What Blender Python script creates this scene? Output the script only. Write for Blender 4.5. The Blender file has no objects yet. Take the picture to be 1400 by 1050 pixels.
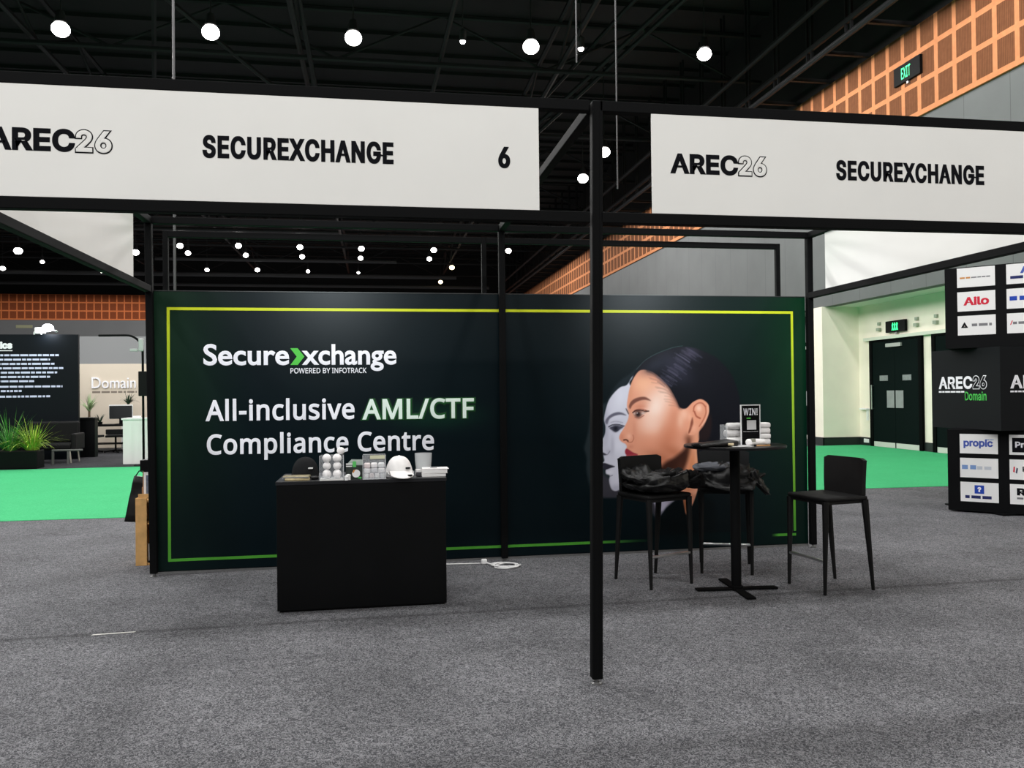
import bpy, bmesh, math, random
import numpy as np
from mathutils import Vector, Matrix, noise

# ------------------------------------------------------------------ camera, world, exposure
SC = bpy.context.scene
COL = SC.collection
YAW, PITCH, ROLL, FPX, EYE = .1656, .0114, .0106, 1118.43, 1.5
_f = Vector((math.sin(YAW)*math.cos(PITCH), math.cos(YAW)*math.cos(PITCH), math.sin(PITCH)))
_r = Vector((math.cos(YAW), -math.sin(YAW), 0))
_d = _f.cross(_r)
_r2 = math.cos(ROLL)*_r + math.sin(ROLL)*_d
_d2 = -math.sin(ROLL)*_r + math.cos(ROLL)*_d
cam_data = bpy.data.cameras.new('camera')
cam = bpy.data.objects.new('camera', cam_data)
COL.objects.link(cam)
cam_data.sensor_width = 36.0
cam_data.lens = FPX/1400*36
cam_data.clip_start, cam_data.clip_end = .05, 300
M = Matrix.Identity(4)
for i in range(3):
    M[i][0], M[i][1], M[i][2] = _r2[i], -_d2[i], -_f[i]
M[2][3] = EYE
cam.matrix_world = M
SC.camera = cam
world = bpy.data.worlds.new('hall_world')
SC.world = world
world.use_nodes = True
world.node_tree.nodes['Background'].inputs[0].default_value = (.8, .9, 1, 1)
world.node_tree.nodes['Background'].inputs[1].default_value = .004
SC.view_settings.view_transform = 'Standard'
SC.view_settings.look = 'None'
SC.view_settings.gamma = 1
SC.view_settings.exposure = 0.0
SC.view_settings.use_curve_mapping = False
SC.cycles.use_denoising = True
SC.cycles.max_bounces = 6
SC.cycles.sample_clamp_indirect = 4

LAMP_W = 450.0
def area(name, loc, power, size, rot=(0, 0, 0), color=(1, .98, .95), parent=None, spread=math.pi):
    l = bpy.data.lights.new(name, 'AREA')
    l.shape = 'DISK'; l.size = size; l.energy = power; l.color = color; l.spread = spread
    o = bpy.data.objects.new(name, l)
    COL.objects.link(o)
    o.location = loc; o.rotation_euler = rot
    if parent: o.parent = parent
    return o
def bulb(name, loc, power, size=.5, color=(1, .988, .97), parent=None):
    l = bpy.data.lights.new(name, 'SPOT'); l.spot_size = math.radians(180); l.spot_blend = .06   # a high-bay reflector: the whole lower half-space
    l.shadow_soft_size = size/2; l.energy = power; l.color = color
    o = bpy.data.objects.new(name, l)
    COL.objects.link(o)
    o.location = loc
    if parent: o.parent = parent
    return o
# rows of high-bay lamps over and behind the camera (outside the frame)
for ry in (-14, -7, 0, 6.5, 13):
    for rx in (-14.5, -10.8, -7.1, -3.6, -.45, 3.7, 8.2):
        bulb('hall_lamp_light', (rx, ry, 10), LAMP_W)
# two arm spots clipped to the back of the front header, aimed at the back wall
for sx in (-.5, 3.25):
    l = bpy.data.lights.new('header_spot_light', 'SPOT')
    l.energy = 190 if sx < 0 else 270; l.spot_size = 1.05; l.spot_blend = 1; l.shadow_soft_size = .05; l.color = (.86, .95, 1)
    o = bpy.data.objects.new('header_spot_light', l); COL.objects.link(o)
    o.location = (sx, 4.25, 2.9)
    o.rotation_euler = (Vector((sx*.98+.02, 7.27, 1.95))-Vector(o.location)).to_track_quat('-Z', 'Y').to_euler()

# ------------------------------------------------------------------ materials
def lin(c):
    return tuple((x/255/12.92) if x/255 <= .04045 else ((x/255+.055)/1.055)**2.4 for x in c)
_mats = {}
def mat(name, rgb=(128, 128, 128), rough=.5, metal=0., spec=.5, var=0., vscale=20., bump=0., bscale=200., emit=None, estr=0., sheen=0.):
    if name in _mats: return _mats[name]
    m = bpy.data.materials.new(name); m.use_nodes = True
    nt = m.node_tree; p = nt.nodes['Principled BSDF']
    c = lin(rgb)
    p.inputs['Base Color'].default_value = (*c, 1)
    p.inputs['Roughness'].default_value = rough
    p.inputs['Metallic'].default_value = metal
    p.inputs['Specular IOR Level'].default_value = spec
    if sheen: p.inputs['Sheen Weight'].default_value = sheen
    if emit:
        p.inputs['Emission Color'].default_value = (*lin(emit), 1)
        p.inputs['Emission Strength'].default_value = estr
    tc = nt.nodes.new('ShaderNodeTexCoord')
    if var:
        n = nt.nodes.new('ShaderNodeTexNoise'); n.inputs['Scale'].default_value = vscale; n.inputs['Detail'].default_value = 4
        nt.links.new(tc.outputs['Object'], n.inputs['Vector'])
        r = nt.nodes.new('ShaderNodeValToRGB')
        r.color_ramp.elements[0].position = .3; r.color_ramp.elements[1].position = .7
        r.color_ramp.elements[0].color = (*[x*(1-var) for x in c], 1)
        r.color_ramp.elements[1].color = (*[min(1, x*(1+var)) for x in c], 1)
        nt.links.new(n.outputs['Fac'], r.inputs['Fac']); nt.links.new(r.outputs['Color'], p.inputs['Base Color'])
    if bump:
        n = nt.nodes.new('ShaderNodeTexNoise'); n.inputs['Scale'].default_value = bscale; n.inputs['Detail'].default_value = 3
        nt.links.new(tc.outputs['Object'], n.inputs['Vector'])
        b = nt.nodes.new('ShaderNodeBump'); b.inputs['Strength'].default_value = bump; b.inputs['Distance'].default_value = .004
        nt.links.new(n.outputs['Fac'], b.inputs['Height']); nt.links.new(b.outputs['Normal'], p.inputs['Normal'])
    _mats[name] = m
    return m

def carpet_mat(name, dark, light, scale=105., seam=False, soil=.25):
    m = bpy.data.materials.new(name); m.use_nodes = True
    nt = m.node_tree; p = nt.nodes['Principled BSDF']; N = nt.nodes.new; K = nt.links.new
    p.inputs['Roughness'].default_value = .95; p.inputs['Specular IOR Level'].default_value = .15
    tc = N('ShaderNodeTexCoord')
    n1 = N('ShaderNodeTexNoise'); n1.inputs['Scale'].default_value = scale; n1.inputs['Detail'].default_value = 3; n1.inputs['Distortion'].default_value = 1.6
    n2 = N('ShaderNodeTexNoise'); n2.inputs['Scale'].default_value = 1.3; n2.inputs['Detail'].default_value = 5
    K(tc.outputs['Object'], n1.inputs['Vector']); K(tc.outputs['Object'], n2.inputs['Vector'])
    r = N('ShaderNodeValToRGB'); r.color_ramp.elements[0].position = .12; r.color_ramp.elements[1].position = .88
    r.color_ramp.elements[0].color = (*lin(dark), 1); r.color_ramp.elements[1].color = (*lin(light), 1)
    # looped yarn: wandering ridges of a coarse noise, broken up by a fine one
    nw = N('ShaderNodeTexNoise'); nw.inputs['Scale'].default_value = scale*.38; nw.inputs['Detail'].default_value = 1; nw.inputs['Distortion'].default_value = 2.0
    K(tc.outputs['Object'], nw.inputs['Vector'])
    q1 = N('ShaderNodeMath'); q1.operation = 'SUBTRACT'; q1.inputs[1].default_value = .5; K(nw.outputs['Fac'], q1.inputs[0])
    q2 = N('ShaderNodeMath'); q2.operation = 'ABSOLUTE'; K(q1.outputs[0], q2.inputs[0])
    q3 = N('ShaderNodeMapRange'); q3.inputs['From Min'].default_value = 0; q3.inputs['From Max'].default_value = .10; q3.inputs['To Min'].default_value = 1; q3.inputs['To Max'].default_value = 0; K(q2.outputs[0], q3.inputs['Value'])
    q4 = N('ShaderNodeMix'); q4.data_type = 'FLOAT'; q4.inputs['Factor'].default_value = .6; K(n1.outputs['Fac'], q4.inputs['A']); K(q3.outputs['Result'], q4.inputs['B'])
    K(q4.outputs['Result'], r.inputs['Fac'])
    r2 = N('ShaderNodeMapRange'); r2.inputs['From Min'].default_value = .3; r2.inputs['From Max'].default_value = .7
    r2.inputs['To Min'].default_value = 1-soil; r2.inputs['To Max'].default_value = 1+soil*.5
    K(n2.outputs['Fac'], r2.inputs['Value'])
    mx = N('ShaderNodeMix'); mx.data_type = 'RGBA'; mx.blend_type = 'MULTIPLY'; mx.inputs['Factor'].default_value = 1
    K(r.outputs['Color'], mx.inputs['A']); K(r2.outputs['Result'], mx.inputs['B'])
    out = mx.outputs['Result']
    if seam:   # the seam between two carpet widths
        sp = N('ShaderNodeSeparateXYZ'); K(tc.outputs['Object'], sp.inputs[0])
        a = N('ShaderNodeMath'); a.operation = 'MULTIPLY_ADD'; a.inputs[1].default_value = -.018; a.inputs[2].default_value = -5.6
        K(sp.outputs['X'], a.inputs[0])
        b = N('ShaderNodeMath'); b.operation = 'ADD'; K(sp.outputs['Y'], b.inputs[0]); K(a.outputs[0], b.inputs[1])
        c = N('ShaderNodeMath'); c.operation = 'ABSOLUTE'; K(b.outputs[0], c.inputs[0])
        d = N('ShaderNodeMapRange'); d.inputs['From Min'].default_value = .004; d.inputs['From Max'].default_value = .05
        d.inputs['To Min'].default_value = .62; d.inputs['To Max'].default_value = 1
        K(c.outputs[0], d.inputs['Value'])
        m2 = N('ShaderNodeMix'); m2.data_type = 'RGBA'; m2.blend_type = 'MULTIPLY'; m2.inputs['Factor'].default_value = 1
        K(out, m2.inputs['A']); K(d.outputs['Result'], m2.inputs['B']); out = m2.outputs['Result']
    K(out, p.inputs['Base Color'])
    bp_ = N('ShaderNodeBump'); bp_.inputs['Strength'].default_value = .7; bp_.inputs['Distance'].default_value = .006
    K(q4.outputs['Result'], bp_.inputs['Height']); K(bp_.outputs['Normal'], p.inputs['Normal'])
    return m

def grid_mat(name, panel, batten, ax, pitch_u, pitch_v, off_u, off_v, wu, wv, every=0, rough=.5):
    """wood acoustic band: perforated panels in a lattice of pale battens (object coordinates)"""
    m = bpy.data.materials.new(name); m.use_nodes = True
    nt = m.node_tree; p = nt.nodes['Principled BSDF']; N = nt.nodes.new; K = nt.links.new
    p.inputs['Roughness'].default_value = .8; p.inputs['Specular IOR Level'].default_value = .05
    tc = N('ShaderNodeTexCoord'); sp = N('ShaderNodeSeparateXYZ'); K(tc.outputs['Object'], sp.inputs[0])
    def mth(op, a, b=None, c=None):
        q = N('ShaderNodeMath'); q.operation = op
        for k, v in enumerate((a, b, c)):
            if v is None: continue
            if isinstance(v, (int, float)): q.inputs[k].default_value = v
            else: K(v, q.inputs[k])
        return q.outputs[0]
    def batt(o, pitch, off, w):
        fr = mth('FRACT', mth('DIVIDE', mth('SUBTRACT', o, off), pitch))
        return mth('LESS_THAN', fr, w/pitch)
    u = sp.outputs[ax]; v = sp.outputs['Z']
    g = mth('MAXIMUM', batt(u, pitch_u, off_u, wu), batt(v, pitch_v, off_v, wv))
    slots = mth('LESS_THAN', mth('FRACT', mth('MULTIPLY', u, 22.0)), .45)
    n = N('ShaderNodeTexNoise'); n.inputs['Scale'].default_value = 9; K(tc.outputs['Object'], n.inputs['Vector'])
    a = N('ShaderNodeMix'); a.data_type = 'RGBA'
    pc = lin(panel); a.inputs['A'].default_value = (*pc, 1); a.inputs['B'].default_value = (*[x*.72 for x in pc], 1)
    K(slots, a.inputs['Factor'])
    b = N('ShaderNodeMix'); b.data_type = 'RGBA'; b.inputs['B'].default_value = (*lin(batten), 1)
    K(g, b.inputs['Factor']); K(a.outputs['Result'], b.inputs['A'])
    h = N('ShaderNodeMapRange'); h.inputs['To Min'].default_value = .8; h.inputs['To Max'].default_value = 1.15; K(n.outputs['Fac'], h.inputs['Value'])
    c = N('ShaderNodeMix'); c.data_type = 'RGBA'; c.blend_type = 'MULTIPLY'; c.inputs['Factor'].default_value = 1
    K(b.outputs['Result'], c.inputs['A']); K(h.outputs['Result'], c.inputs['B'])
    K(c.outputs['Result'], p.inputs['Base Color'])
    bp_ = N('ShaderNodeBump'); bp_.inputs['Strength'].default_value = .5; bp_.inputs['Distance'].default_value = .02
    K(g, bp_.inputs['Height']); K(bp_.outputs['Normal'], p.inputs['Normal'])
    return m

def clear_mat(name, tint=(235, 240, 240), alpha=.25, rough=.06):
    m = bpy.data.materials.new(name); m.use_nodes = True
    nt = m.node_tree; p = nt.nodes['Principled BSDF']
    p.inputs['Base Color'].default_value = (*lin(tint), 1); p.inputs['Roughness'].default_value = rough
    p.inputs['Alpha'].default_value = alpha
    return m

BLACK = mat('black_powder_coat', (5, 6, 7), .75, spec=.12, bump=.05, bscale=900)
BLACKM = mat('black_laminate', (7, 8, 9), .45, spec=.15, var=.1, vscale=6)
SIGNW = mat('fascia_white', (233, 233, 229), .5, spec=.3, var=.015, vscale=3)
INK = mat('sign_ink', (19, 20, 24), .8, spec=.05)
PAINTW = mat('print_white', (238, 238, 244), .6, spec=.2)
PAINTLIME = mat('print_green', (84, 190, 74), .6, spec=.2)
FAB = mat('black_fabric', (11, 11, 12), .85, spec=.25, bump=.4, bscale=700, var=.25, vscale=60, sheen=.02)
SEATM = mat('black_stool_leather', (7, 7, 8), .62, spec=.25, bump=.25, bscale=900, var=.15, vscale=90)
CHROME = mat('brushed_chrome', (205, 205, 205), .28, metal=1.)
WHITEP = mat('white_plastic', (236, 236, 236), .4, spec=.45, var=.03, vscale=40)
WHITEC = mat('white_cotton', (235, 233, 232), .85, spec=.2, bump=.3, bscale=500, var=.04, vscale=30)
ALU = mat('galvanised_metal', (150, 150, 150), .4, metal=.9, var=.1, vscale=30)

# ------------------------------------------------------------------ geometry helpers
def box(bm, x0, x1, y0, y1, z0, z1, bev=0., seg=2):
    vs = [bm.verts.new((x, y, z)) for x in (x0, x1) for y in (y0, y1) for z in (z0, z1)]
    fs = [(0, 1, 3, 2), (4, 6, 7, 5), (0, 4, 5, 1), (2, 3, 7, 6), (0, 2, 6, 4), (1, 5, 7, 3)]
    faces = [bm.faces.new([vs[i] for i in f]) for f in fs]
    if bev:
        es = {e for f in faces for e in f.edges}
        bmesh.ops.bevel(bm, geom=list(es), offset=bev, segments=seg, affect='EDGES', profile=.5)
    return vs
def frame_of(d):
    d = d.normalized()
    a = Vector((0, 0, 1)) if abs(d.z) < .95 else Vector((1, 0, 0))
    u = d.cross(a).normalized(); return u, d.cross(u).normalized()
def tube(bm, pts, r, n=10, cap=True, sq=None):
    pts = [Vector(p) for p in pts]
    rs = r if isinstance(r, (list, tuple)) else [r]*len(pts)
    rings = []; u = None
    for i, p in enumerate(pts):
        d = (pts[min(i+1, len(pts)-1)]-pts[max(i-1, 0)])
        if u is None: u, v = frame_of(d)
        else:
            dn = d.normalized(); u = (u-dn*u.dot(dn)).normalized(); v = dn.cross(u).normalized()
        rings.append([bm.verts.new(p+rs[i]*(math.cos(2*math.pi*(k+.5)/n)*u+math.sin(2*math.pi*(k+.5)/n)*v)) for k in range(n)])
    for a, b in zip(rings, rings[1:]):
        for k in range(n):
            bm.faces.new((a[k], a[(k+1) % n], b[(k+1) % n], b[k]))
    if cap:
        bm.faces.new(rings[0]); bm.faces.new(list(reversed(rings[-1])))
def lathe(bm, prof, c=(0, 0, 0), n=24, capb=True, capt=True):
    rings = []
    for r, z in prof:
        rings.append([bm.verts.new((c[0]+r*math.cos(2*math.pi*k/n), c[1]+r*math.sin(2*math.pi*k/n), c[2]+z)) for k in range(n)])
    for a, b in zip(rings, rings[1:]):
        for k in range(n): bm.faces.new((a[k], a[(k+1) % n], b[(k+1) % n], b[k]))
    if capb: bm.faces.new(list(reversed(rings[0])))
    if capt: bm.faces.new(rings[-1])
def prism(bm, poly, h0, h1, fn=lambda x, y, h: (x, y, h)):
    a = [bm.verts.new(fn(x, y, h0)) for x, y in poly]; b = [bm.verts.new(fn(x, y, h1)) for x, y in poly]
    n = len(poly)
    bm.faces.new(list(reversed(a))); bm.faces.new(b)
    for k in range(n): bm.faces.new((a[k], a[(k+1) % n], b[(k+1) % n], b[k]))
def ball(bm, c, r, seg=20, sc=(1, 1, 1)):
    res = bmesh.ops.create_uvsphere(bm, u_segments=seg, v_segments=max(6, seg//2), radius=1)
    for v in res['verts']: v.co = Vector((c[0]+v.co.x*r*sc[0], c[1]+v.co.y*r*sc[1], c[2]+v.co.z*r*sc[2]))
    return res['verts']
def new(name, bm, m, parent=None, smooth=False, auto=None):
    me = bpy.data.meshes.new(name)
    bmesh.ops.recalc_face_normals(bm, faces=bm.faces[:])
    bm.to_mesh(me); bm.free()
    if smooth:
        for p in me.polygons: p.use_smooth = True
        if auto:
            try: me.set_sharp_from_angle(angle=auto)
            except Exception: pass
    me.materials.append(m)
    o = bpy.data.objects.new(name, me); COL.objects.link(o)
    if parent: o.parent = parent
    return o
def BM(): return bmesh.new()
def bx(name, dims, m, parent=None, bev=0.):
    b = BM(); box(b, *dims, bev=bev); return new(name, b, m, parent)
def tb(name, pts, r, m, parent=None, n=10):
    b = BM(); tube(b, pts, r, n); return new(name, b, m, parent, True, .7)
def thing(name, label, cat, loc=(0, 0, 0), rz=0., group=None):
    o = bpy.data.objects.new(name, None); COL.objects.link(o)
    o.empty_display_size = .1
    o.location = loc; o.rotation_euler = (0, 0, rz); o['label'] = label; o['category'] = cat
    if group: o['group'] = group
    return o
def tag(o, label, cat, group=None, loc=None, rz=None):
    o['label'] = label; o['category'] = cat
    if group: o['group'] = group
    if loc is not None: o.location = loc
    if rz is not None: o.rotation_euler = (0, 0, rz)
    return o
def struct(name, bm, m, smooth=False):
    o = new(name, bm, m, None, smooth); o['kind'] = 'structure'; return o
def sbx(name, dims, m):
    o = bx(name, dims, m); o['kind'] = 'structure'; return o

# ------------------------------------------------------------------ lettering
_fonts = {}
def font(f):
    if f is None: return None
    if f not in _fonts:
        try: _fonts[f] = bpy.data.fonts.load(bpy.utils.system_resource('DATAFILES')+'/fonts/'+f)
        except Exception: _fonts[f] = None
    return _fonts[f]
INTER = 'Inter.woff2'; NOTO = 'NotoSansHebrew-Regular.woff2'
_tc = {}
def raw_text(s, f, bold, outline, sp=1.):
    key = (s, f, bold, outline, sp)
    if key in _tc: return _tc[key]
    cu = bpy.data.curves.new('lettering', 'FONT'); cu.body = s
    if font(f): cu.font = font(f)
    cu.space_character = sp; cu.size = 1; cu.resolution_u = 4
    cu.bevel_depth = bold; cu.bevel_resolution = 1
    cu.fill_mode = 'NONE' if outline else 'FRONT'
    if outline: cu.offset = outline
    o = bpy.data.objects.new('lettering', cu); COL.objects.link(o)
    bpy.context.view_layer.update()
    me = bpy.data.meshes.new_from_object(o.evaluated_get(bpy.context.evaluated_depsgraph_get()))
    vs = [tuple(v.co) for v in me.vertices]; fs = [tuple(p.vertices) for p in me.polygons]
    bpy.data.objects.remove(o); bpy.data.meshes.remove(me)
    _tc[key] = (vs, fs); return vs, fs
def lettering(name, s, m, parent, org, width, cap, right=(1, 0, 0), f=None, bold=.03, outline=0., up=(0, 0, 1), lift=.001, bm=None, stem=0., sp=1.):
    """one word or line: lower-left corner at org, fitted to width and cap height"""
    vs, fs = raw_text(s, f, bold, outline, sp)
    cv, _ = raw_text('H', f, bold, 0.)
    ch = max(v[1] for v in cv)-min(v[1] for v in cv); c0 = min(v[1] for v in cv)
    x0 = min(v[0] for v in vs); x1 = max(v[0] for v in vs)
    zs = [v[2] for v in vs]; z0 = min(zs); zr = max(max(zs)-z0, 1e-6)
    R = Vector(right).normalized(); U = Vector(up); Nn = R.cross(U)
    own = bm is None
    if own: bm = BM()
    for sft in ((-stem, stem) if stem else (0,)):
        bv = [bm.verts.new(Vector(org)+R*((v[0]-x0)/(x1-x0)*width+sft)+U*((v[1]-c0)/ch*cap)+Nn*(lift+(v[2]-z0)/zr*.0012+(.0003 if sft > 0 else 0))) for v in vs]
        for q in fs:
            try: bm.faces.new([bv[i] for i in q])
            except ValueError: pass
    if own:
        me = bpy.data.meshes.new(name); bm.to_mesh(me); bm.free(); me.materials.append(m)
        o = bpy.data.objects.new(name, me); COL.objects.link(o)
        if parent: o.parent = parent
        return o
def outlined(name, s, ink_m, fill_m, parent, org, width, cap, right=(1, 0, 0), k=.012):
    """outlined numerals: a heavy figure with a slightly lighter-weight one printed inside it"""
    lettering(name, s, ink_m, parent, org, width, cap, right=right, f=INTER, bold=.055)
    R = Vector(right).normalized(); e = cap*.05
    lettering(name, s, fill_m, parent, Vector(org)+R*e+Vector((0, 0, e)), width-2*e, cap-e*2, right=right, f=INTER, bold=.028, lift=.0028)
def blur_lines(bm, org, right, lines, h, pitch, rnd, lift=.001, up=(0, 0, 1)):
    """rows of word-long bars: print too small to read in the photograph; lines = list of widths"""
    R = Vector(right).normalized(); U = Vector(up); Nn = R.cross(U)
    for k, wd in enumerate(lines):
        x = 0
        while x < wd:
            w = min(rnd.uniform(1.2, 4.5)*h, wd-x)
            if w < h*.4: break
            q = [Vector(org)+R*a+U*(b-k*pitch)+Nn*lift for a, b in ((x, 0), (x+w, 0), (x+w, h), (x, h))]
            q2 = [p-Nn*.0008 for p in q]
            A = [bm.verts.new(p) for p in q]; Bv = [bm.verts.new(p) for p in q2]
            bm.faces.new(A)
            for i in range(4): bm.faces.new((A[i], Bv[i], Bv[(i+1) % 4], A[(i+1) % 4]))
            x += w+.5*h
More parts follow.
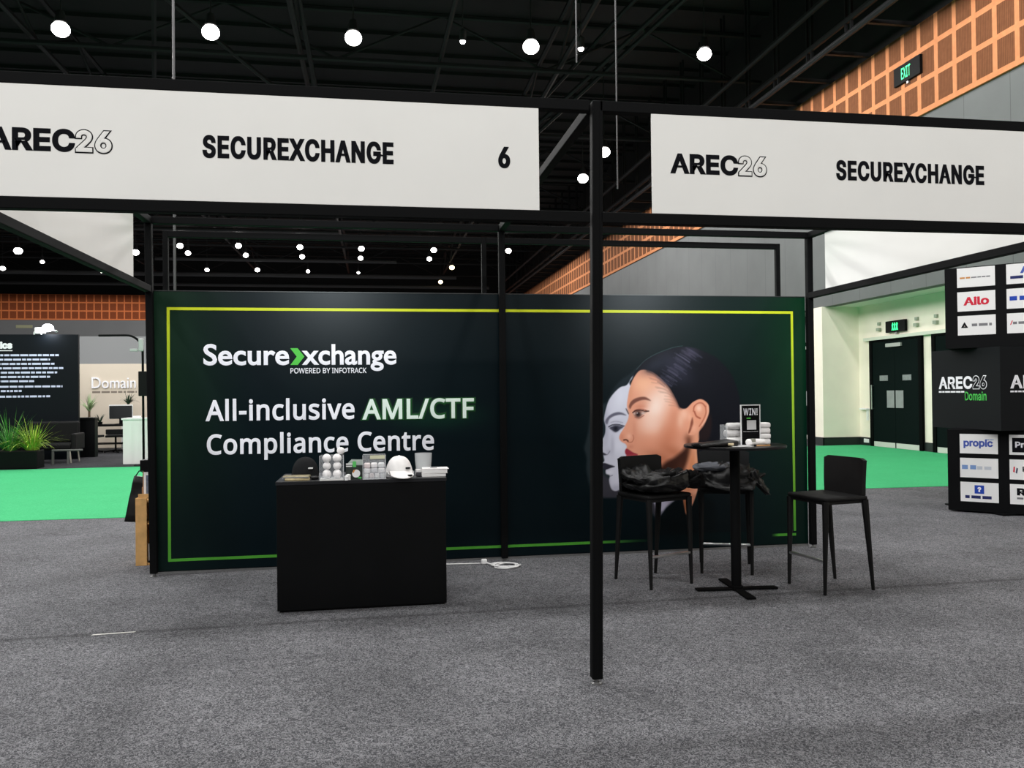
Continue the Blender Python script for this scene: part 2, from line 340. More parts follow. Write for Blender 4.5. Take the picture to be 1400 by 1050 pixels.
PORTRAIT = [
('p','ghost',[(1.973,1.343),(1.93,1.21),(1.922,1.143),(1.893,1.037),(1.879,0.99),(1.892,0.943),(1.905,0.89),(1.897,0.81),(1.91,0.729),(1.93,0.649),(1.964,0.608),(2.158,0.588),(2.167,1.34)],(46,54,58),0.0197,0.75,None,True),
('p','bwhair',[(2.069,1.288),(2.091,1.395),(2.141,1.495),(2.205,1.582),(2.261,1.629),(2.325,1.669),(2.453,1.743),(2.628,1.606),(2.621,1.063),(2.066,1.073)],(24,34,40),0.0164,0.95,None,True),
('p','bwneck',[(1.966,0.808),(2.117,0.703),(2.228,0.613),(2.615,0.656),(2.828,0.541),(2.655,0.417),(2.568,0.305),(2.437,0.519),(1.963,0.534)],(56,55,63),0.0164,1,None,False),
('p','bwcollar',[(2.437,0.58),(2.82,0.541),(2.662,0.417),(2.568,0.305),(2.549,0.455)],(176,170,190),0.0099,1,None,False),
('p','bw',[(2.395,1.662),(2.296,1.568),(2.232,1.546),(2.169,1.492),(2.119,1.424),(2.09,1.341),(2.075,1.271),(2.075,1.234),(2.086,1.18),(2.076,1.107),(2.036,1.043),(2.007,0.998),(2.01,0.964),(2.035,0.94),(2.059,0.923),(2.066,0.899),(2.07,0.87),(2.051,0.846),(2.056,0.816),(2.084,0.795),(2.081,0.777),(2.087,0.751),(2.12,0.735),(2.114,0.697),(2.119,0.656),(2.137,0.609),(2.172,0.591),(2.213,0.603),(2.27,0.639),(2.354,0.663),(2.617,0.791),(2.626,1.47)],(203,202,216),0.0066,1.0,None,True),
('b',None,(2.21,1.421),(226,226,238),0.0592,0.1053,0,0.6,'bw'),
('b',None,(2.088,1.174),(152,152,168),0.0329,0.1711,0,0.55,'bw'),
('b',None,(2.205,1.003),(226,224,236),0.0658,0.0658,0,0.5,'bw'),
('b',None,(2.149,1.018),(168,166,182),0.0197,0.0921,0,0.6,'bw'),
('b',None,(2.2,0.614),(150,148,165),0.0921,0.0329,0,0.6,'bw'),
('b',None,(2.244,0.801),(196,194,208),0.0789,0.0921,0,0.4,'bw'),
('b',None,(2.11,0.67),(160,158,176),0.0197,0.0592,0,0.4,'bw'),
('p','bwbrow',[(2.082,1.227),(2.103,1.267),(2.146,1.3),(2.201,1.316),(2.25,1.308),(2.285,1.285),(2.229,1.292),(2.173,1.282),(2.124,1.254),(2.103,1.207)],(92,90,106),0.0079,0.95,'bw',True),
('b',None,(2.186,1.219),(180,178,192),0.0658,0.0263,0,0.7,'bw'),
('p','bweye',[(2.123,1.173),(2.165,1.191),(2.207,1.192),(2.256,1.181),(2.227,1.158),(2.185,1.132),(2.151,1.146)],(66,66,80),0.0079,0.95,'bw',True),
('b',None,(2.182,1.165),(18,18,28),0.0224,0.0224,0,0.95,'bw'),
('l',None,[(2.116,1.183),(2.151,1.199),(2.207,1.201),(2.263,1.187)],(40,40,52),0.0105,0.0053,0.9,'bw'),
('l',None,[(2.138,1.223),(2.186,1.232),(2.249,1.218)],(150,148,164),0.0079,0.0053,0.8,'bw'),
('p','bwnostril',[(2.023,0.947),(2.051,0.95),(2.092,0.929),(2.064,0.922)],(40,40,50),0.0066,0.95,None,True),
('b',None,(2.114,0.958),(176,174,190),0.0263,0.0263,0,0.7,'bw'),
('l',None,[(2.064,0.923),(2.099,0.928),(2.124,0.958)],(110,108,124),0.0072,0.0053,0.8,'bw'),
('p','bwlip',[(2.05,0.846),(2.077,0.85),(2.119,0.835),(2.171,0.816),(2.132,0.804),(2.084,0.79),(2.056,0.814)],(44,42,54),0.0059,1,None,True),
('b',None,(2.118,0.764),(222,220,232),0.0329,0.0158,0,0.7,'bw'),
('l',None,[(2.083,0.741),(2.118,0.729),(2.146,0.736)],(120,118,134),0.0092,0.0053,0.7,'bw'),
('p','dress',[(2.619,0.385),(2.568,0.305),(2.662,0.424),(2.813,0.541),(2.854,0.356),(2.934,0.442),(2.994,0.618),(3.3,0.705),(3.59,0.421),(3.731,-0.069),(2.43,-0.013)],(3,12,16),0.0197,0.9,None,False),
('p','hair',[(2.324,1.568),(2.345,1.628),(2.381,1.696),(2.453,1.777),(2.531,1.827),(2.617,1.864),(2.739,1.905),(2.839,1.92),(2.94,1.912),(3.048,1.877),(3.163,1.822),(3.249,1.746),(3.328,1.642),(3.378,1.524),(3.402,1.427),(3.412,1.323),(3.395,1.185),(3.342,1.048),(3.26,0.926),(3.171,0.832),(3.068,0.711),(2.996,0.782),(2.87,1.058),(2.589,1.335),(2.449,1.472)],(13,15,23),0.0086,1.0,None,True),
('p','face',[(2.406,1.689),(2.352,1.615),(2.321,1.534),(2.303,1.453),(2.292,1.376),(2.301,1.332),(2.308,1.298),(2.302,1.251),(2.28,1.204),(2.257,1.164),(2.228,1.12),(2.214,1.084),(2.222,1.058),(2.244,1.038),(2.275,1.02),(2.287,0.994),(2.276,0.973),(2.268,0.944),(2.283,0.917),(2.274,0.894),(2.28,0.864),(2.3,0.843),(2.29,0.806),(2.292,0.746),(2.316,0.691),(2.354,0.656),(2.41,0.648),(2.495,0.693),(2.581,0.758),(2.616,0.69),(2.693,0.654),(2.778,0.597),(2.82,0.514),(2.854,0.353),(2.905,0.416),(2.957,0.537),(2.988,0.679),(2.975,0.816),(2.967,0.974),(2.993,1.055),(2.994,1.124),(3.034,1.171),(3.071,1.239),(3.092,1.3),(3.09,1.365),(3.059,1.404),(3.016,1.425),(2.976,1.418),(2.918,1.385),(2.864,1.34),(2.806,1.349),(2.775,1.41),(2.74,1.476),(2.702,1.537),(2.649,1.596),(2.593,1.647),(2.544,1.681),(2.498,1.698),(2.452,1.706)],(221,152,124),0.0066,1.0,None,True),
('b',None,(2.45,1.573),(240,182,146),0.0987,0.0855,0,0.7,'face'),
('b',None,(2.323,1.554),(205,138,104),0.0263,0.1447,0,0.5,'face'),
('b',None,(2.568,1.362),(246,218,204),0.1118,0.1711,-0.35,0.95,'face'),
('b',None,(2.537,1.2),(240,200,182),0.1053,0.0855,0,0.7,'face'),
('b',None,(2.647,1.47),(240,206,188),0.0592,0.0789,0,0.6,'face'),
('b',None,(2.448,1.404),(190,120,92),0.0658,0.0263,0,0.35,'face'),
('b',None,(2.471,1.011),(226,150,120),0.1316,0.0789,0,0.7,'face'),
('b',None,(2.692,1.075),(196,120,90),0.0921,0.1711,-0.3,0.75,'face'),
('b',None,(2.766,1.25),(206,134,106),0.0526,0.0921,0,0.7,'face'),
('b',None,(2.74,0.938),(170,96,66),0.1184,0.0526,-0.45,0.6,'face'),
('b',None,(2.618,0.846),(200,128,96),0.0789,0.0592,0,0.6,'face'),
('b',None,(2.44,0.796),(214,140,108),0.1316,0.0658,0,0.5,'face'),
('b',None,(2.618,0.886),(168,96,68),0.1447,0.0526,-0.4,0.6,'face'),
('p','jawsh',[(2.531,0.726),(2.603,0.798),(2.667,0.848),(2.746,0.887),(2.826,0.946),(2.87,1.01),(2.892,1.05),(2.905,0.975),(2.882,0.866),(2.83,0.745),(2.778,0.597),(2.665,0.641)],(46,23,17),0.0296,0.96,'face',True),
('b',None,(2.809,0.786),(96,54,38),0.0461,0.0921,0,0.35,'face'),
('b',None,(2.885,1.057),(110,62,46),0.0395,0.0461,0,0.7,'face'),
('b',None,(2.917,0.784),(204,128,86),0.0395,0.1711,0,0.85,'face'),
('b',None,(2.872,0.648),(178,106,68),0.0329,0.1053,0,0.7,'face'),
('b',None,(2.848,0.445),(150,86,50),0.0329,0.0789,0,0.8,'face'),
('b',None,(2.962,0.885),(226,160,120),0.0164,0.1974,0,0.6,'face'),
('b',None,(2.808,1.222),(240,196,172),0.0329,0.0658,0,0.5,'face'),
('b',None,(2.845,1.29),(240,190,165),0.0395,0.0526,0,0.7,'face'),
('l',None,[(2.494,1.695),(2.544,1.674),(2.593,1.64),(2.649,1.589),(2.702,1.53),(2.74,1.469),(2.775,1.407),(2.803,1.352)],(110,72,62),0.0329,0.0461,0.4,'face'),
('l',None,[(2.494,1.695),(2.544,1.674),(2.593,1.64),(2.649,1.589),(2.702,1.53),(2.74,1.469),(2.775,1.407),(2.803,1.352)],(46,36,40),0.0145,0.0211,0.55,'face'),
('l',None,[(2.496,1.661),(2.564,1.641),(2.621,1.606)],(84,60,58),0.0079,0.0171,0.2,'face'),
('l',None,[(2.511,1.633),(2.583,1.607),(2.639,1.573)],(84,60,58),0.0079,0.0171,0.2,'face'),
('l',None,[(2.522,1.622),(2.601,1.6),(2.658,1.565)],(84,60,58),0.0079,0.0171,0.2,'face'),
('l',None,[(2.535,1.588),(2.62,1.57),(2.676,1.535)],(84,60,58),0.0079,0.0171,0.2,'face'),
('l',None,[(2.571,1.545),(2.638,1.53),(2.694,1.495)],(84,60,58),0.0079,0.0171,0.2,'face'),
('l',None,[(2.584,1.535),(2.656,1.525),(2.713,1.49)],(84,60,58),0.0079,0.0171,0.2,'face'),
('l',None,[(2.599,1.505),(2.675,1.491),(2.731,1.456)],(84,60,58),0.0079,0.0171,0.2,'face'),
('l',None,[(2.617,1.496),(2.693,1.48),(2.75,1.445)],(84,60,58),0.0079,0.0171,0.2,'face'),
('l',None,[(2.661,1.46),(2.712,1.45),(2.768,1.415)],(84,60,58),0.0079,0.0171,0.2,'face'),
('l',None,[(2.655,1.431),(2.73,1.421),(2.787,1.387)],(84,60,58),0.0079,0.0171,0.2,'face'),
('l',None,[(2.666,1.411),(2.749,1.391),(2.805,1.356)],(84,60,58),0.0079,0.0171,0.2,'face'),
('l',None,[(2.701,1.374),(2.767,1.365),(2.824,1.33)],(84,60,58),0.0079,0.0171,0.2,'face'),
('b',None,(2.772,1.721),(50,50,66),0.1579,0.0987,-0.75,0.75,'hair'),
('b',None,(2.91,1.864),(66,62,80),0.0789,0.0658,0,0.6,'hair'),
('b',None,(2.573,1.749),(36,40,52),0.1184,0.0592,0.4,0.8,'hair'),
('l',None,[(2.832,1.888),(2.87,1.868),(2.915,1.837)],(104,100,122),0.0103,0.0105,0.3079944872600412,'hair'),
('l',None,[(2.693,1.709),(2.737,1.685),(2.789,1.65)],(104,100,122),0.0083,0.0105,0.3912605312543325,'hair'),
('l',None,[(2.812,1.8),(2.883,1.762),(2.968,1.704)],(24,24,36),0.0088,0.0105,0.37819125993488045,'hair'),
('l',None,[(2.905,1.894),(2.964,1.862),(3.035,1.814)],(104,100,122),0.0064,0.0105,0.2920597057053854,'hair'),
('l',None,[(2.623,1.687),(2.694,1.649),(2.778,1.592)],(104,100,122),0.0057,0.0105,0.24313854820377265,'hair'),
('l',None,[(2.609,1.652),(2.675,1.617),(2.753,1.563)],(104,100,122),0.0055,0.0105,0.13348207304881085,'hair'),
('l',None,[(2.772,1.809),(2.842,1.771),(2.927,1.713)],(104,100,122),0.0079,0.0105,0.21290101604290168,'hair'),
('l',None,[(2.643,1.666),(2.68,1.646),(2.724,1.616)],(104,100,122),0.0074,0.0105,0.1668596973040694,'hair'),
('l',None,[(2.624,1.654),(2.693,1.617),(2.776,1.56)],(104,100,122),0.01,0.0105,0.2581228898537714,'hair'),
('l',None,[(2.759,1.762),(2.812,1.733),(2.875,1.691)],(104,100,122),0.0085,0.0105,0.27210804478369793,'hair'),
('l',None,[(2.752,1.755),(2.793,1.732),(2.842,1.699)],(104,100,122),0.0104,0.0105,0.2845291403060587,'hair'),
('l',None,[(2.616,1.606),(2.645,1.59),(2.68,1.566)],(104,100,122),0.0085,0.0105,0.1380241531883169,'hair'),
('l',None,[(2.784,1.782),(2.828,1.758),(2.88,1.723)],(104,100,122),0.009,0.0105,0.12665474069724297,'hair'),
('l',None,[(2.642,1.599),(2.681,1.578),(2.728,1.546)],(104,100,122),0.0077,0.0105,0.21600761572440197,'hair'),
('l',None,[(2.685,1.734),(2.738,1.704),(2.803,1.661)],(104,100,122),0.0068,0.0105,0.35168202373323626,'hair'),
('l',None,[(2.621,1.606),(2.662,1.584),(2.712,1.55)],(104,100,122),0.0064,0.0105,0.19160855306935257,'hair'),
('l',None,[(2.665,1.65),(2.697,1.632),(2.736,1.605)],(24,24,36),0.007,0.0105,0.3700616674671926,'hair'),
('l',None,[(2.764,1.762),(2.807,1.739),(2.858,1.704)],(104,100,122),0.0087,0.0105,0.25533065528556675,'hair'),
('l',None,[(2.645,1.674),(2.681,1.654),(2.725,1.624)],(104,100,122),0.0095,0.0105,0.17507589399157672,'hair'),
('l',None,[(2.693,1.695),(2.756,1.661),(2.831,1.61)],(24,24,36),0.0071,0.0105,0.20758286726116598,'hair'),
('l',None,[(2.813,1.854),(2.86,1.829),(2.915,1.791)],(104,100,122),0.0075,0.0105,0.3961837148962892,'hair'),
('l',None,[(2.586,1.642),(2.651,1.607),(2.73,1.553)],(104,100,122),0.0105,0.0105,0.40504834991490685,'hair'),
('l',None,[(2.83,1.874),(2.894,1.84),(2.971,1.788)],(104,100,122),0.0088,0.0105,0.20671255084245138,'hair'),
('l',None,[(2.671,1.748),(2.725,1.719),(2.789,1.675)],(104,100,122),0.0068,0.0105,0.13352304302560794,'hair'),
('l',None,[(2.861,1.857),(2.927,1.821),(3.008,1.766)],(104,100,122),0.01,0.0105,0.12394334900613388,'hair'),
('l',None,[(2.78,1.849),(2.837,1.818),(2.905,1.772)],(104,100,122),0.008,0.0105,0.4017127389753269,'hair'),
('l',None,[(2.748,1.819),(2.813,1.783),(2.891,1.73)],(104,100,122),0.0078,0.0105,0.22555248905897848,'hair'),
('l',None,[(2.673,1.646),(2.709,1.626),(2.751,1.597)],(104,100,122),0.0094,0.0105,0.36181531174887405,'hair'),
('l',None,[(2.78,1.853),(2.845,1.818),(2.924,1.765)],(24,24,36),0.0055,0.0105,0.20057583336104995,'hair'),
('l',None,[(2.733,1.777),(2.795,1.744),(2.869,1.694)],(24,24,36),0.0053,0.0105,0.15805898587297987,'hair'),
('l',None,[(2.583,1.631),(2.648,1.595),(2.725,1.543)],(104,100,122),0.0057,0.0105,0.21476887320810925,'hair'),
('l',None,[(2.674,1.7),(2.727,1.671),(2.791,1.628)],(24,24,36),0.0072,0.0105,0.21863289094425659,'hair'),
('l',None,[(2.645,1.637),(2.689,1.612),(2.743,1.576)],(24,24,36),0.0057,0.0105,0.2319823726880949,'hair'),
('l',None,[(2.786,1.806),(2.848,1.772),(2.924,1.721)],(104,100,122),0.0085,0.0105,0.23172604328567747,'hair'),
('l',None,[(2.752,1.77),(2.81,1.738),(2.88,1.691)],(24,24,36),0.0077,0.0105,0.2807512152271511,'hair'),
('l',None,[(2.767,1.82),(2.814,1.795),(2.87,1.757)],(104,100,122),0.0099,0.0105,0.23227070905747582,'hair'),
('l',None,[(2.886,1.89),(2.935,1.864),(2.993,1.825)],(104,100,122),0.0059,0.0105,0.3186868810276503,'hair'),
('l',None,[(2.871,1.866),(2.932,1.833),(3.004,1.785)],(24,24,36),0.0082,0.0105,0.29632763098906423,'hair'),
('l',None,[(2.59,1.592),(2.62,1.575),(2.656,1.55)],(24,24,36),0.0057,0.0105,0.38414037505334775,'hair'),
('l',None,[(2.626,1.638),(2.66,1.62),(2.7,1.593)],(104,100,122),0.0097,0.0105,0.3708545853861031,'hair'),
('l',None,[(2.902,1.859),(2.932,1.843),(2.968,1.819)],(104,100,122),0.0093,0.0105,0.334547378357437,'hair'),
('l',None,[(2.67,1.61),(2.701,1.593),(2.738,1.567)],(104,100,122),0.007,0.0105,0.36841779934764896,'hair'),
('l',None,[(2.637,1.708),(2.692,1.678),(2.757,1.634)],(104,100,122),0.0092,0.0105,0.23024140477058333,'hair'),
('l',None,[(2.719,1.728),(2.751,1.71),(2.789,1.684)],(104,100,122),0.0079,0.0105,0.2438494117042483,'hair'),
('l',None,[(2.775,1.825),(2.836,1.792),(2.909,1.743)],(104,100,122),0.0088,0.0105,0.26511626770237373,'hair'),
('l',None,[(2.837,1.817),(2.87,1.799),(2.909,1.772)],(104,100,122),0.0092,0.0105,0.27517616484468876,'hair'),
('l',None,[(2.756,1.761),(2.796,1.739),(2.844,1.707)],(104,100,122),0.0063,0.0105,0.21445425853458608,'hair'),
('l',None,[(2.691,1.649),(2.732,1.627),(2.781,1.594)],(104,100,122),0.009,0.0105,0.3760918418718292,'hair'),
('l',None,[(2.769,1.794),(2.798,1.778),(2.834,1.754)],(104,100,122),0.0078,0.0105,0.1716743225676319,'hair'),
('l',None,[(2.703,1.695),(2.738,1.676),(2.779,1.648)],(104,100,122),0.0105,0.0105,0.2997001925239497,'hair'),
('l',None,[(2.761,1.731),(2.813,1.703),(2.875,1.66)],(104,100,122),0.0078,0.0105,0.37699468317826523,'hair'),
('l',None,[(2.736,1.701),(2.784,1.674),(2.842,1.635)],(24,24,36),0.0065,0.0105,0.3353065072983489,'hair'),
('l',None,[(2.845,1.781),(2.884,1.76),(2.93,1.728)],(24,24,36),0.0063,0.0105,0.1761557239783736,'hair'),
('l',None,[(2.844,1.787),(2.884,1.765),(2.931,1.733)],(24,24,36),0.0098,0.0105,0.24698858698671627,'hair'),
('l',None,[(2.761,1.862),(2.825,1.828),(2.902,1.776)],(104,100,122),0.0068,0.0105,0.29409001380375155,'hair'),
('l',None,[(2.755,1.821),(2.802,1.796),(2.859,1.758)],(24,24,36),0.0078,0.0105,0.2955316184663085,'hair'),
('l',None,[(2.883,1.88),(2.917,1.861),(2.957,1.834)],(104,100,122),0.0067,0.0105,0.15375870161895283,'hair'),
('l',None,[(2.873,1.91),(2.942,1.872),(3.025,1.817)],(104,100,122),0.0072,0.0105,0.34719699841084717,'hair'),
('l',None,[(2.687,1.7),(2.749,1.665),(2.825,1.614)],(104,100,122),0.0067,0.0105,0.4083979089674287,'hair'),
('l',None,[(2.798,1.837),(2.847,1.81),(2.907,1.77)],(104,100,122),0.0071,0.0105,0.32356315239048145,'hair'),
('l',None,[(2.389,1.709),(2.46,1.783),(2.539,1.833),(2.624,1.871),(2.746,1.912),(2.839,1.927)],(84,104,104),0.0059,0.0066,0.5,None),
('p','brow',[(2.311,1.365),(2.321,1.396),(2.343,1.422),(2.378,1.442),(2.428,1.454),(2.477,1.45),(2.522,1.418),(2.47,1.427),(2.42,1.421),(2.374,1.401),(2.342,1.375),(2.324,1.345)],(112,68,58),0.0079,0.95,'face',True),
('p','brow2',[(2.28,1.346),(2.29,1.343),(2.31,1.301),(2.301,1.301)],(52,34,34),0.0059,0.9,None,True),
('b',None,(2.426,1.364),(196,118,92),0.0592,0.023,0,0.6,'face'),
('l',None,[(2.363,1.329),(2.398,1.341),(2.447,1.339),(2.503,1.319)],(160,88,72),0.0079,0.0053,0.9,'face'),
('p','eye',[(2.348,1.308),(2.377,1.324),(2.419,1.326),(2.461,1.317),(2.496,1.318),(2.447,1.293),(2.411,1.269),(2.376,1.267)],(176,130,116),0.0066,0.9,'face',True),
('b',None,(2.399,1.294),(28,16,16),0.0263,0.0276,0,1.0,'face'),
('l',None,[(2.348,1.311),(2.377,1.327),(2.426,1.33),(2.468,1.321),(2.5,1.322)],(50,26,24),0.0112,0.0053,0.95,'face'),
('l',None,[(2.369,1.267),(2.411,1.259),(2.454,1.282)],(150,90,76),0.0086,0.0053,0.8,'face'),
('b',None,(2.447,1.303),(206,190,184),0.0171,0.0105,0,0.8,'face'),
('b',None,(2.364,1.301),(200,184,176),0.0105,0.0105,0,0.7,'face'),
('b',None,(2.39,1.305),(220,214,214),0.0059,0.0059,0,0.9,'face'),
('l',None,[(2.258,1.058),(2.282,1.06),(2.299,1.046)],(70,28,22),0.0132,0.0053,0.95,'face'),
('l',None,[(2.299,1.038),(2.334,1.038),(2.354,1.071),(2.346,1.102)],(176,100,78),0.0086,0.0053,0.8,'face'),
('b',None,(2.31,1.089),(238,180,156),0.0263,0.0263,0,0.6,'face'),
('b',None,(2.241,1.09),(206,128,102),0.0197,0.0329,0,0.6,'face'),
('b',None,(2.36,1.149),(206,130,104),0.0224,0.1053,0,0.4,'face'),
('b',None,(2.323,0.994),(196,120,96),0.0263,0.0197,0,0.5,'face'),
('p','lipu',[(2.275,0.972),(2.292,0.976),(2.309,0.966),(2.344,0.943),(2.393,0.921),(2.343,0.917),(2.285,0.918),(2.269,0.944)],(146,44,58),0.0053,1,None,True),
('p','lipl',[(2.283,0.916),(2.343,0.916),(2.389,0.919),(2.357,0.879),(2.315,0.862),(2.284,0.875),(2.276,0.894)],(170,66,76),0.0053,1,None,True),
('b',None,(2.355,0.731),(226,156,124),0.0592,0.0461,0,0.5,'face'),
('p','ear',[(2.918,1.383),(2.973,1.417),(3.016,1.423),(3.058,1.402),(3.088,1.363),(3.09,1.302),(3.07,1.24),(3.033,1.172),(2.994,1.127),(2.95,1.097),(2.9,1.091),(2.878,1.112),(2.876,1.153),(2.894,1.228),(2.903,1.317)],(222,152,122),0.0066,1.0,None,True),
('l',None,[(2.939,1.316),(2.947,1.357),(2.983,1.387),(3.026,1.388),(3.058,1.356)],(168,88,66),0.0132,0.0079,0.85,'ear'),
('l',None,[(3.058,1.356),(3.061,1.294),(3.031,1.226),(2.994,1.172)],(178,98,74),0.0118,0.0092,0.75,'ear'),
('b',None,(2.993,1.343),(244,196,172),0.0263,0.0329,0,0.9,'ear'),
('l',None,[(2.949,1.309),(2.967,1.268),(3.003,1.247)],(150,70,52),0.0145,0.0092,0.8,'ear'),
('p','earhole',[(2.913,1.221),(2.928,1.255),(2.934,1.2),(2.918,1.152),(2.893,1.108),(2.886,1.119),(2.901,1.166)],(96,40,30),0.0092,0.8,'ear',True),
('b',None,(2.944,1.152),(232,166,138),0.0263,0.0395,0,0.8,'ear'),
('l',None,[(3.08,1.376),(3.083,1.307),(3.064,1.246),(3.023,1.178)],(240,184,158),0.0092,0.0053,0.8,'ear'),
('b',None,(2.902,1.262),(236,176,150),0.0197,0.0395,0,0.6,'face'),
('p','earshadow',[(3.001,1.124),(3.06,1.205),(3.105,1.286),(3.118,1.19),(3.087,1.053),(3.0,1.041)],(38,24,24),0.0197,0.8,None,True)]
# ------------------------------------------------------------------ the hall
XL, XM, XR, YF, YB, HT, HP, HS = -1.865, 1.1293, 4.1119, 4.1075, 7.30, 3.011, 2.395, 2.4325
floor_m = carpet_mat('grey_loop_carpet', (58, 59, 63), (158, 158, 162), 105, True, .22)
sbx('floor', (-46, 16, -18, 72, -.05, 0), floor_m)
ceil_m = mat('dark_roof_deck', (15, 16, 18), .8, var=.3, vscale=.6)
b = BM(); box(b, -46, 16, -18, 72, 13.2, 13.3)
for k in range(60): box(b, -46, 16, -17+k*1.5, -16.9+k*1.5, 13.08, 13.2)
struct('ceiling', b, ceil_m)

def wall_panel_mat():
    m = mat('grey_gloss_wall_panel', (150, 153, 153), .55, spec=.05)
    nt = m.node_tree; p = nt.nodes['Principled BSDF']; N = nt.nodes.new; K = nt.links.new
    tc = N('ShaderNodeTexCoord'); sp = N('ShaderNodeSeparateXYZ'); K(tc.outputs['Object'], sp.inputs[0])
    def mth(op, a, bb):
        q = N('ShaderNodeMath'); q.operation = op
        for k, v in enumerate((a, bb)):
            if isinstance(v, (int, float)): q.inputs[k].default_value = v
            else: K(v, q.inputs[k])
        return q.outputs[0]
    fy = mth('LESS_THAN', mth('FRACT', mth('DIVIDE', sp.outputs['Y'], 1.25), 0), .014)
    n = N('ShaderNodeTexNoise'); n.inputs['Scale'].default_value = .9; n.inputs['Detail'].default_value = 6; K(tc.outputs['Object'], n.inputs['Vector'])
    # thin scuffs
    mp = N('ShaderNodeMapping'); mp.inputs['Scale'].default_value = (1, 5, 1.2); K(tc.outputs['Object'], mp.inputs['Vector'])
    n2 = N('ShaderNodeTexNoise'); n2.inputs['Scale'].default_value = 1.4; n2.inputs['Detail'].default_value = 8; n2.inputs['Roughness'].default_value = .7; K(mp.outputs['Vector'], n2.inputs['Vector'])
    sc = N('ShaderNodeMapRange'); sc.inputs['From Min'].default_value = .66; sc.inputs['From Max'].default_value = .76; K(n2.outputs['Fac'], sc.inputs['Value'])
    r = N('ShaderNodeMapRange'); r.inputs['To Min'].default_value = .8; r.inputs['To Max'].default_value = 1.12; K(n.outputs['Fac'], r.inputs['Value'])
    v = mth('ADD', mth('MULTIPLY', r.outputs['Result'], mth('SUBTRACT', 1, mth('MULTIPLY', fy, .3))), mth('MULTIPLY', sc.outputs['Result'], .5))
    mx = N('ShaderNodeMix'); mx.data_type = 'RGBA'; mx.blend_type = 'MULTIPLY'; mx.inputs['Factor'].default_value = 1
    mx.inputs['A'].default_value = (*lin((104, 106, 106)), 1); K(v, mx.inputs['B']); K(mx.outputs['Result'], p.inputs['Base Color'])
    return m
WALLG = wall_panel_mat()
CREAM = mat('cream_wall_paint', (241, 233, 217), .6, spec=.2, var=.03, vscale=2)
SKIRT = mat('dark_skirting', (22, 28, 28), .5)
# right wall: grey panels above, doorway recess below
sbx('wall_right', (12, 12.3, -18, 69, 3.75, 7.55), WALLG)
sbx('wall_right_column', (11.92, 13.0, 20.4, 21.1, 0, 3.75), CREAM).name = 'wall_right_pier'
sbx('wall_right_recess', (13.0, 13.3, 9, 20.4, 0, 3.75), CREAM)
sbx('wall_right_beyond', (13.0, 13.3, 21.1, 69, 0, 3.75), mat('plain_grey_paint', (92, 95, 96), .7))  # plain grey paint, darker than the cream recess
sbx('ceiling_recess', (12.3, 13.3, 9, 69, 3.75, 3.85), mat('recess_soffit', (214, 216, 206), .7))
sbx('wall_right_near', (12.0, 13.3, -18, 9, 0, 3.75), CREAM)
b = BM(); box(b, 11.9, 11.92, 20.38, 21.12, 0, .22); box(b, 11.9, 13, 20.38, 20.4, 0, .22); box(b, 12.98, 13.0, 19.86, 20.38, 0, .22); box(b, 12.98, 13, 17.38, 17.76, 0, .22)
struct('baseboard_right', b, SKIRT)
wood_r = grid_mat('copper_acoustic_wood', (118, 76, 52), (196, 130, 90), 'Y', .56, .683, 15.108, 7.55, .12, .115)
wood_f = grid_mat('red_acoustic_wood', (140, 74, 46), (214, 122, 74), 'X', .56, .66, 0, 7.62, .09, .10)
sbx('trim_1', (11.93, 12.25, -18, 69, 7.55, 9.58), wood_r)
sbx('wall_right_upper', (12.1, 12.3, -18, 69, 9.58, 13.2), mat('black_upper_wall', (12, 12, 13), .8))
# far wall
sbx('wall_far', (-46, 13, 69, 69.3, 0, 7.62), mat('far_grey_wall', (104, 105, 106), .7, var=.06, vscale=.4))
sbx('trim_2', (-46, 12, 68.9, 69.2, 7.62, 9.62), wood_f)
sbx('wall_far_upper', (-46, 12, 69.1, 69.3, 9.62, 13.2), _mats['black_upper_wall'])
sbx('wall_left', (-46.3, -46, -18, 69, 0, 13.2), mat('left_dark_wall', (48, 49, 50), .8))

# roof steel
STEEL = mat('dark_roof_steel', (30, 31, 33), .55, spec=.3)
_bn = [0]
def beam(bm, m=STEEL):
    _bn[0] += 1
    return struct('beam_%d' % _bn[0], bm, m)
def truss_x(y, z0=11.0, z1=12.4, x0=-34, x1=11.8, step=3.0, r=.07):
    b = BM(); tube(b, [(x0, y, z0), (x1, y, z0)], r, 6); tube(b, [(x0, y, z1), (x1, y, z1)], r, 6)
    x = x0; k = 0
    while x+step <= x1+.01:
        tube(b, [(x, y, z0 if k % 2 else z1), (x+step, y, z1 if k % 2 else z0)], r*.6, 6); x += step; k += 1
    beam(b)
for y in (17.5, 23.5, 29.5, 35.5, 41.5, 47.5, 53.5, 59.5, 65.5): truss_x(y)
for x in (-16.5, -9, -2, 5.5):
    b = BM()
    for z in (11.2, 12.5): tube(b, [(x, -5, z), (x, 68.5, z)], .08, 6)
    y = 6
    while y < 66:
        tube(b, [(x, y, 11.2), (x, y+3, 12.5)], .045, 6); tube(b, [(x, y+3, 12.5), (x, y+6, 11.2)], .045, 6); y += 6
    beam(b)
# raking braces
for p, q in [((-8, 17, 12.6), (-2.2, 26, 10.4)), ((-2, 16, 12.6), (-1.6, 27, 10.2)), ((2.5, 16, 12.7), (1.6, 28, 10.2)), ((9, 18, 12.6), (3.2, 31, 9.0)), ((9.3, 18, 12.6), (3.5, 31, 9.0)), ((-4.5, 18, 12.5), (-6.5, 26, 10.6)), ((7.5, 20, 12.5), (4.5, 30, 10.5))]:
    b = BM(); tube(b, [p, q], .07, 6); beam(b)
